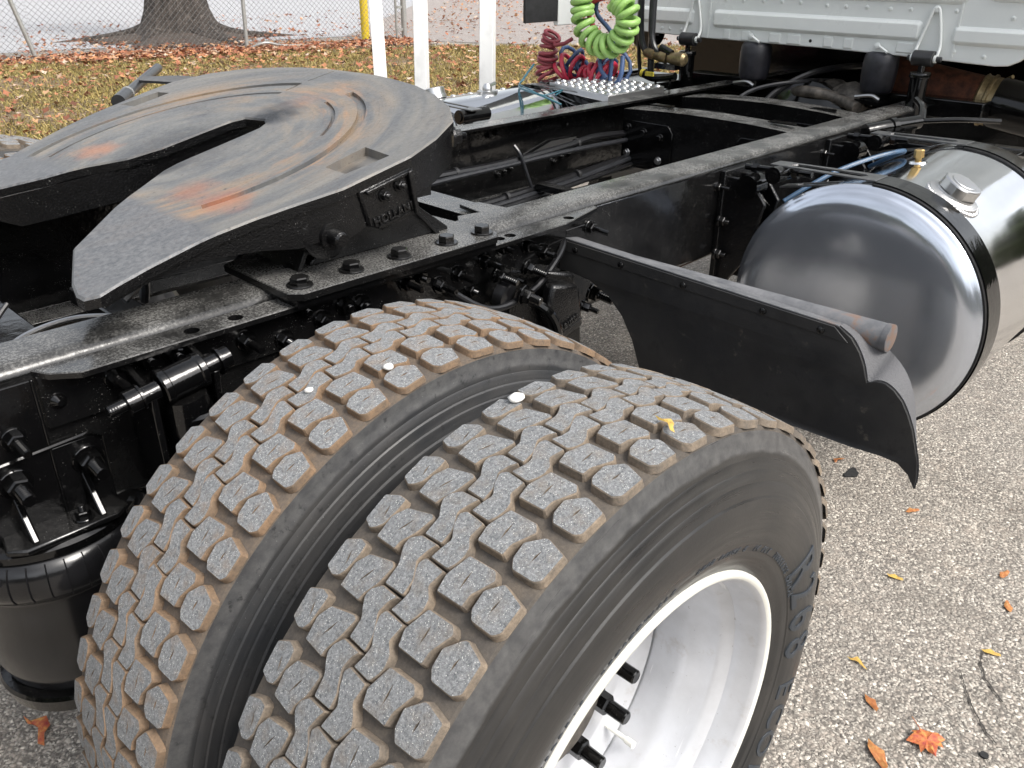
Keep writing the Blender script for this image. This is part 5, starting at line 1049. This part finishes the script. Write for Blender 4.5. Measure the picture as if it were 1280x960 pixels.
sh1 = cab_shock(-.418); sh2 = cab_shock(.553)
for y in (.27, -.245):
    B = empty('cab_air_spring', (2.68, y, 1.0), truck); mb = MB(); mb.lathe([(.0, .050), (.01, .056), (.03, .060), (.06, .0625), (.10, .063), (.13, .060), (.142, .052), (.146, .04)], (0, 0, 0), (0, 0, 1), 36); obj('bellows', mb, M['spring_rubber'], B, smooth=60)
    mb = MB(); mb.lathe([(-.05, .03), (-.02, .034), (0, .045)], (0, 0, 0), (0, 0, 1), 24); mb.prism([(-.10, -.06, -.02), (.06, -.06, -.02), (.06, .05, -.02), (-.06, .05, -.02)], (0, 0, -.012)); obj('spring_seat', mb, M['paint'], B)
    mb = MB(); mb.tube(catmull([(-.08, .04, -.01), (-.085, -.02, .0), (-.08, -.05, -.012)], 5), .007, 8); obj('seat_clip', mb, M['steel'], B)
    mb = MB(); mb.lathe([(0, .011), (.006, .011), (.008, .006)], (-.035, .01, .166), (-1, 0, 0), 12); mb.tube([(-.045, .0, .166), (-.05, -.035, .148)], .005, 6); obj('hook', mb, M['cab'], B)
mb = MB(); mb.box((2.72, -.62, .93), (2.80, .60, 1.0)); obj('cab_crossbeam', mb, M['paint_deep'], truck, bevel=.006)
mb = MB(); mb.box((3.25, -.95, .45), (3.27, .95, 1.19)); obj('engine_cover', mb, M['paint_deep'], truck)
# exhaust behind the near corner of the cab
ex = empty('exhaust', (2.88, -.50, 1.00), truck)
mb = MB(); mb.lathe([(-.30, .080), (.045, .080)], (0, 0, 0), (.10, -1, -.16), 36, 0, False); obj('pipe', mb, M['rust'], ex)
mb = MB(); mb.lathe([(.045, .084), (.052, .090), (.060, .085), (.072, .085), (.076, .092), (.084, .092), (.088, .086), (.105, .086)], (0, 0, 0), (.10, -1, -.16), 40, 0, False); mb.cyl((.04, -.115, .06), (.02, -.14, .075), .007, n=8); obj('clamp', mb, M['clamp'], ex)
mb = MB(); mb.lathe([(.10, .084), (.12, .092), (.75, .092)], (0, 0, 0), (.10, -1, -.16), 36, 0, False); obj('muffler', mb, M['paint_deep'], ex)
mb = MB(); mb.box((2.10, -.90, .905), (2.24, -.46, .945)); mb.prism([(2.14, -.47, .955), (2.17, -.47, .958), (2.30, -1.05, .948), (2.27, -1.05, .945)], (0, 0, -.02)); obj('support_rail', mb, M['paint'], truck, bevel=.003)
mb = MB(); mb.tube(catmull([(2.02, -.50, .975), (2.10, -.54, .985), (2.22, -.58, .99)], 5), .022, 12); mb.lathe([(0, .026), (.02, .026)], (2.10, -.54, .985), (1, -.4, .05), 14); obj('air_fitting', mb, M['paint_gloss'], truck)
mb = MB(); mb.tube(catmull([(2.40, -.50, 1.03), (2.32, -.55, 1.02), (2.25, -.58, .99)], 5), .012, 10); mb.tube(catmull([(2.25, -.58, .99), (2.30, -.68, 1.0), (2.36, -.78, 1.0)], 5), .008, 8); obj('air_line', mb, M['paint'], truck)
# side extender on the far side of the cab, white fairing with black rubber trailing edge
mb = MB(); mb.box(C3(2.395, 1.10, 1.172), C3(2.53, 1.125, 2.5)); obj('side_fairing', mb, M['cab'], cab, bevel=.004)
mb = MB(); mb.box(C3(2.183, 1.098, 1.190), C3(2.394, 1.112, 2.5)); obj('fairing_rubber', mb, M['strap_rubber'], cab, bevel=.003)
mb = MB(); mb.lathe([(0, .075), (.05, .080), (.06, .07)], C3(CX+.10, .845, 1.150), (-1, 0, 0), 28); obj('cab_mount', mb, M['paint_deep'], cab)

# ------------------------------------------------------------------ hose stand and hanging coiled hoses
hs_ = empty('hose_stand', (2.42, .58, 1.0), truck)
mb = MB(); mb.tube(catmull([(0, .02, .0), (0, .03, .25), (.0, .03, .7)], 4), .014, 10); obj('stand_tube', mb, M['hose_grey'], hs_)
for pts, rr, mt in (([(2.40, .665, 1.50), (2.40, .655, 1.25), (2.40, .640, 1.135), (2.40, .60, 1.095), (2.40, .52, 1.075)], .013, 'hose_grey'), ([(2.40, .60, 1.55), (2.40, .602, 1.25), (2.40, .588, 1.14), (2.40, .54, 1.09), (2.40, .46, 1.080)], .012, 'hose_grey'), ([(2.41, .69, 1.5), (2.41, .675, 1.3), (2.41, .66, 1.1), (2.42, .65, 1.0)], .008, 'hose_black')):
    mb = MB(); o_ = Vector((2.42, .58, 1.0)); mb.tube([q-o_ for q in catmull(pts, 8)], rr, 10); obj('supply_hose', mb, M[mt], hs_)
mb = MB(); o_ = Vector((2.42, .58, 1.0))
mb.lathe([(0, .016), (.03, .022), (.05, .022), (.05, .017), (.08, .017), (.08, .024), (.11, .024), (.115, .012)], Vector((2.40, .62, 1.098))-o_, (0, -1, -.12), 14); mb.lathe([(0, .02), (.04, .026), (.07, .026), (.08, .016)], Vector((2.40, .50, 1.083))-o_, (0, -1, 0), 14); obj('hose_fitting', mb, M['clamp'], hs_, smooth=30)
mb = MB(); mb.box(Vector((2.385, .46, 1.04))-o_, Vector((2.43, .56, 1.062))-o_); mb.cyl(Vector((2.40, .545, 1.12))-o_, Vector((2.40, .49, 1.10))-o_, .016, n=12); mb.tube([q-o_ for q in catmull([(2.38, .62, 1.02), (2.38, .56, 1.005), (2.38, .50, 1.01), (2.38, .45, 1.02)], 6)], .016, 10); mb.tube([q-o_ for q in catmull([(2.38, .55, 1.0), (2.38, .52, .95), (2.38, .48, .97), (2.38, .47, 1.02)], 6)], .005, 6); obj('valve_body', mb, M['paint'], hs_)
mb = MB(); mb.lathe([(0, .0175), (.012, .0175)], Vector((2.38, .615, 1.019))-o_, (0, -1, -.2), 14); mb.box(Vector((2.36, .545, 1.012))-o_, Vector((2.368, .585, 1.028))-o_); obj('yellow_tag', mb, M['yellow_tag'], hs_)
def hose(name, path, rad, R, turns, mat, label, cat, origin, k=14, ends=None, squash=1):
    o_ = Vector(origin); P = coil(path, R, turns, k, squash); pts = ([Vector(q) for q in ends[0]] if ends else [])+P+([Vector(q) for q in ends[1]] if ends else [])
    mb = MB(); mb.tube([q-o_ for q in pts], rad, 8); return obj(name, mb, M[mat], loc=o_, smooth=60, label=label, category=cat)
hx = 2.19
hose('coiled_hose', [(hx, .80, 1.36), (hx, .795, 1.29), (hx, .790, 1.235), (hx, .755, 1.165), (hx, .690, 1.128), (hx, .615, 1.142), (hx, .572, 1.19), (hx, .560, 1.245), (hx, .595, 1.285), (hx, .62, 1.30)], .0130, .037, 18, 'hose_green', 'lime green coiled cable looped in a U behind the cab', 'coiled cable', (hx, .72, 1.1), 16)
hose('coiled_hose', [(hx+.02, .965, 1.155), (hx+.02, .982, 1.12), (hx+.02, .990, 1.06), (hx+.02, 1.0, 1.02), (hx+.02, .975, .965)], .0080, lambda t: .030+.010*t+.004*math.sin(t*17), 10, 'hose_maroon', 'faded red coiled air hose hanging left of the green coil', 'air hose', (hx, 1.03, 1.0), 14, ([(hx, .84, 1.145), (hx, .88, 1.125), (hx, .93, 1.115), (hx+.01, .955, 1.13)], []))
hose('coiled_hose', [(hx+.05, .93, .985), (hx+.06, .88, 1.025), (hx+.06, .81, 1.00), (hx+.06, .74, 1.02), (hx+.06, .68, .99)], .0095, lambda t: .045+.022*math.sin(t*9), 8.5, 'hose_red', 'bright red coiled air hose sagging below the green coil', 'air hose', (hx, .86, .97), 12)
hose('coiled_hose', [(hx+.09, .93, 1.035), (hx+.09, .90, 1.05), (hx+.09, .87, 1.03), (hx+.09, .80, 1.045), (hx+.09, .70, 1.03), (hx+.05, .64, 1.06)], .0085, lambda t: .040+.028*math.sin(t*7+1), 7, 'hose_blue', 'slate blue coiled air hose tangled with the red one above the step plate', 'air hose', (hx, .86, .97), 12)
def strand(name, pts, rad, mat, label):
    o_ = Vector(pts[0]); mb = MB(); mb.tube([q-o_ for q in catmull(pts, 10)], rad, 8); obj(name, mb, M[mat], loc=o_, smooth=60, label=label, category='air hose')
strand('air_hose', [(hx+.06, .55, 1.36), (hx+.06, .70, 1.31), (hx+.06, .79, 1.28), (hx+.06, .80, 1.22), (hx+.06, .74, 1.15), (hx+.06, .72, 1.10)], .010, 'hose_red', 'straight red hose running up through the middle of the green coil')
strand('air_hose', [(hx+.08, .53, 1.37), (hx+.08, .68, 1.325), (hx+.08, .77, 1.30), (hx+.08, .78, 1.24), (hx+.08, .70, 1.17), (hx+.04, .66, 1.09), (hx+.02, .65, .99)], .009, 'hose_blue', 'straight blue hose running up beside the red one inside the green coil')
strand('air_hose', [(hx+.02, .70, 1.03), (hx-.0, .66, .99), (hx-.02, .60, .985), (hx-.02, .565, 1.03), (hx, .575, 1.10)], .010, 'hose_blue', 'slate blue hose loop below the right end of the green coil')

# ------------------------------------------------------------------ small things lying about
def pebble(x, y, z, s, label):
    mb = MB(); bm = bmesh.new(); bmesh.ops.create_icosphere(bm, subdivisions=2, radius=1)
    for v in bm.verts: k = 1+.22*mnoise.noise(v.co*1.7+Vector((x*9, y*9, 0))); v.co = Vector((v.co.x*s[0]*k, v.co.y*s[1]*k, v.co.z*s[2]*k))
    me = bpy.data.meshes.new('pebble'); bm.to_mesh(me); bm.free(); me.materials.append(M['stone']); me.polygons.foreach_set('use_smooth', [True]*len(me.polygons))
    link(bpy.data.objects.new('pebble', me), None, label=label, category='pebble').location = (x, y, z)
def maple(x, y, z, s, mat, label, rz=0, seed=0, kind=0, tilt=0, cat='leaf'):
    R_ = random.Random(seed); mb = MB()
    if kind == 0:
        L = [(.02, -.55), (.16, -.30), (.42, -.44), (.44, -.22), (.72, -.10), (.95, .12), (.66, .16), (.50, .34), (.56, .66), (.34, .55), (.22, .62), (.10, .98), (-.06, .72), (-.22, .50), (-.50, .50), (-.46, .30), (-.78, .10), (-.62, -.02), (-.64, -.26), (-.36, -.18), (-.20, -.40)]
    elif kind == 1: L = [(-.1, -1), (.16, -.9), (.34, -.4), (.46, .1), (.22, .6), (.0, 1.0), (-.20, .62), (-.36, .2), (-.22, -.3)]
    else: L = [(-1, -.25), (-.5, -.10), (.0, -.12), (.35, .10), (.3, .7), (.45, 1.0), (.15, .75), (.02, .25), (-.4, .12), (-.9, .02)]
    zz = [(.10+.16*R_.random())*s if i % 2 else .05*s for i in range(len(L))]; c = (0, .05, .16*s/s)
    n = len(L); pts = [(a*s, b*s, zz[i]) for i, (a, b) in enumerate(L)]; ctr = (sum(a for a, b in L)/n*s, sum(b for a, b in L)/n*s, .13*s)
    inn = [((a*s+ctr[0])/2, (b*s+ctr[1])/2, .16*s*R_.uniform(.6, 1.3)) for a, b in L]
    vs = pts+inn+[ctr]; fs = [(i, (i+1) % n, n+(i+1) % n, n+i) for i in range(n)]+[(n+i, n+(i+1) % n, 2*n) for i in range(n)]
    mb.add(vs, fs)
    if kind == 0: mb.tube([(0, -.5*s, .06*s), (.05*s, -.85*s, .10*s), (.03*s, -1.15*s, .04*s)], .018*s, 5)
    o = obj('leaf', mb, M[mat], smooth=40, label=label, category=cat); o.location = (x, y, z); o.rotation_euler = (tilt, 0, rz); return o
pebble(-.039, -.982, 1.0015, (.011, .009, .0045), 'white pebble lying on an inner block of the outer tyre tread')
pebble(-.085, -.804, .9955, (.0075, .0065, .004), 'white pebble on an outer block of the inner tyre, near its shoulder')
pebble(-.169, -.752, .9745, (.006, .005, .0035), 'tiny white pebble on the zigzag centre rib of the inner tyre')

LEAFS = [((.83, -1.345, .004), .050, 'leaf_maple', 'curled orange and red maple leaf lying on the asphalt at the lower right', 2.4, 0),
 ((.947, -1.152, .003), .020, 'leaf_yellow', 'narrow yellow brown leaf curl just above the large red leaf', .8, 2), ((.845, -1.222, .003), .018, 'leaf_scrap', 'brown twisted leaf curl left of the large red leaf', -.6, 1),
 ((1.189, -1.361, .003), .016, 'leaf_yellow', 'small yellow leaf beside the crack in the asphalt', .3, 1), ((1.389, -1.341, .003), .018, 'leaf_scrap', 'orange leaf at the right edge of the pavement', 2.0, 1), ((1.514, -1.294, .003), .018, 'leaf_scrap', 'tan orange oval leaf high on the right of the pavement', 1.4, 1),
 ((1.473, -.786, .003), .018, 'leaf_scrap', 'rust coloured leaf scrap beside the bulge of the outer tyre', .4, 1), ((1.751, -.718, .003), .022, 'leaf_scrap', 'orange leaf scrap just under the mud flap tip', 2.2, 2),
 ((1.634, -1.007, .003), .018, 'leaf_scrap', 'curled brown leaf scrap right below the corner of the mud flap', 1.0, 1), ((.721, -1.287, .003), .028, 'leaf_scrap', 'long orange leaf stem at the bottom edge of the pavement', -.7, 1),
 ((.997, -.915, .003), .020, 'leaf_scrap', 'reddish leaf scrap close to the foot of the outer tyre', 2.8, 2), ((1.30, -1.09, .003), .016, 'leaf_yellow', 'pale orange leaf alone in the middle of the pavement', .2, 1),
 ((-.432, -.009, .004), .040, 'leaf_maple', 'rust orange leaf on the asphalt left of the black air bag piston', .9, 2)]
for i, ((x, y, z), sc_, mt, lb, rz, kd) in enumerate(LEAFS): maple(x, y, z, sc_*(1 if kd == 0 else 1.35), mt, lb, rz, i, kd)
maple(.035, -1.149, .4985+.0, .020, 'leaf_yellow', 'yellow leaf curl lying on the outer shoulder blocks of the outer tyre', .5, 31, 2).location = (.033, -1.146, 1.0035)
mb = MB(); pts = []
for i in range(11): a = 2*PI*i/11; rr = .022*(1+.25*math.sin(3*a)); pts.append((rr*1.5*math.cos(a), rr*.8*math.sin(a), 0))
mb.prism(pts, (0, 0, .004)); obj('rubber_scrap', mb, M['pad'], loc=(1.708, -.789, .0005), label='flat black rubber scrap lying on the pavement under the mud flap corner', category='scrap')
mb = MB(); pts = [(.0085*math.cos(2*PI*i/12)*(1+.1*(i % 2)), .0085*math.sin(2*PI*i/12), 0) for i in range(12)]
mb.prism(pts, (0, 0, .004)); obj('rubber_scrap', mb, M['pad'], loc=(.876, -1.445, .0005), label='small round black spot of rubber at the bottom right of the pavement', category='scrap')

def crack(pts, w, name='crack'):
    P = [Vector((*q, .0035)) for q in catmull([(a, b, 0) for a, b in pts], 6) for q in [(q.x+random.uniform(-.002, .002), q.y+random.uniform(-.002, .002))]]; mb = MB(); n = len(P); vs = []
    for i in range(n):
        d = (P[min(i+1, n-1)]-P[max(i-1, 0)]).normalized(); k = Vector((-d.y, d.x, 0))*w*random.uniform(.4, 1.3)*(0.15 if i in (0, n-1) else 1); vs += [P[i]+k, P[i]-k]
    mb.add(vs, [(2*i, 2*i+1, 2*i+3, 2*i+2) for i in range(n-1)]); return obj(name, mb, M['crack'], smooth=0, kind='structure')
M['crack'] = NM('dark_crack').set((.05, .045, .04), .9).m
crack([(1.196, -1.345), (1.150, -1.352), (1.105, -1.372), (1.075, -1.40), (1.05, -1.43)], .0022); crack([(1.085, -1.325), (1.04, -1.352), (.99, -1.385), (.95, -1.42), (.92, -1.455)], .0022)
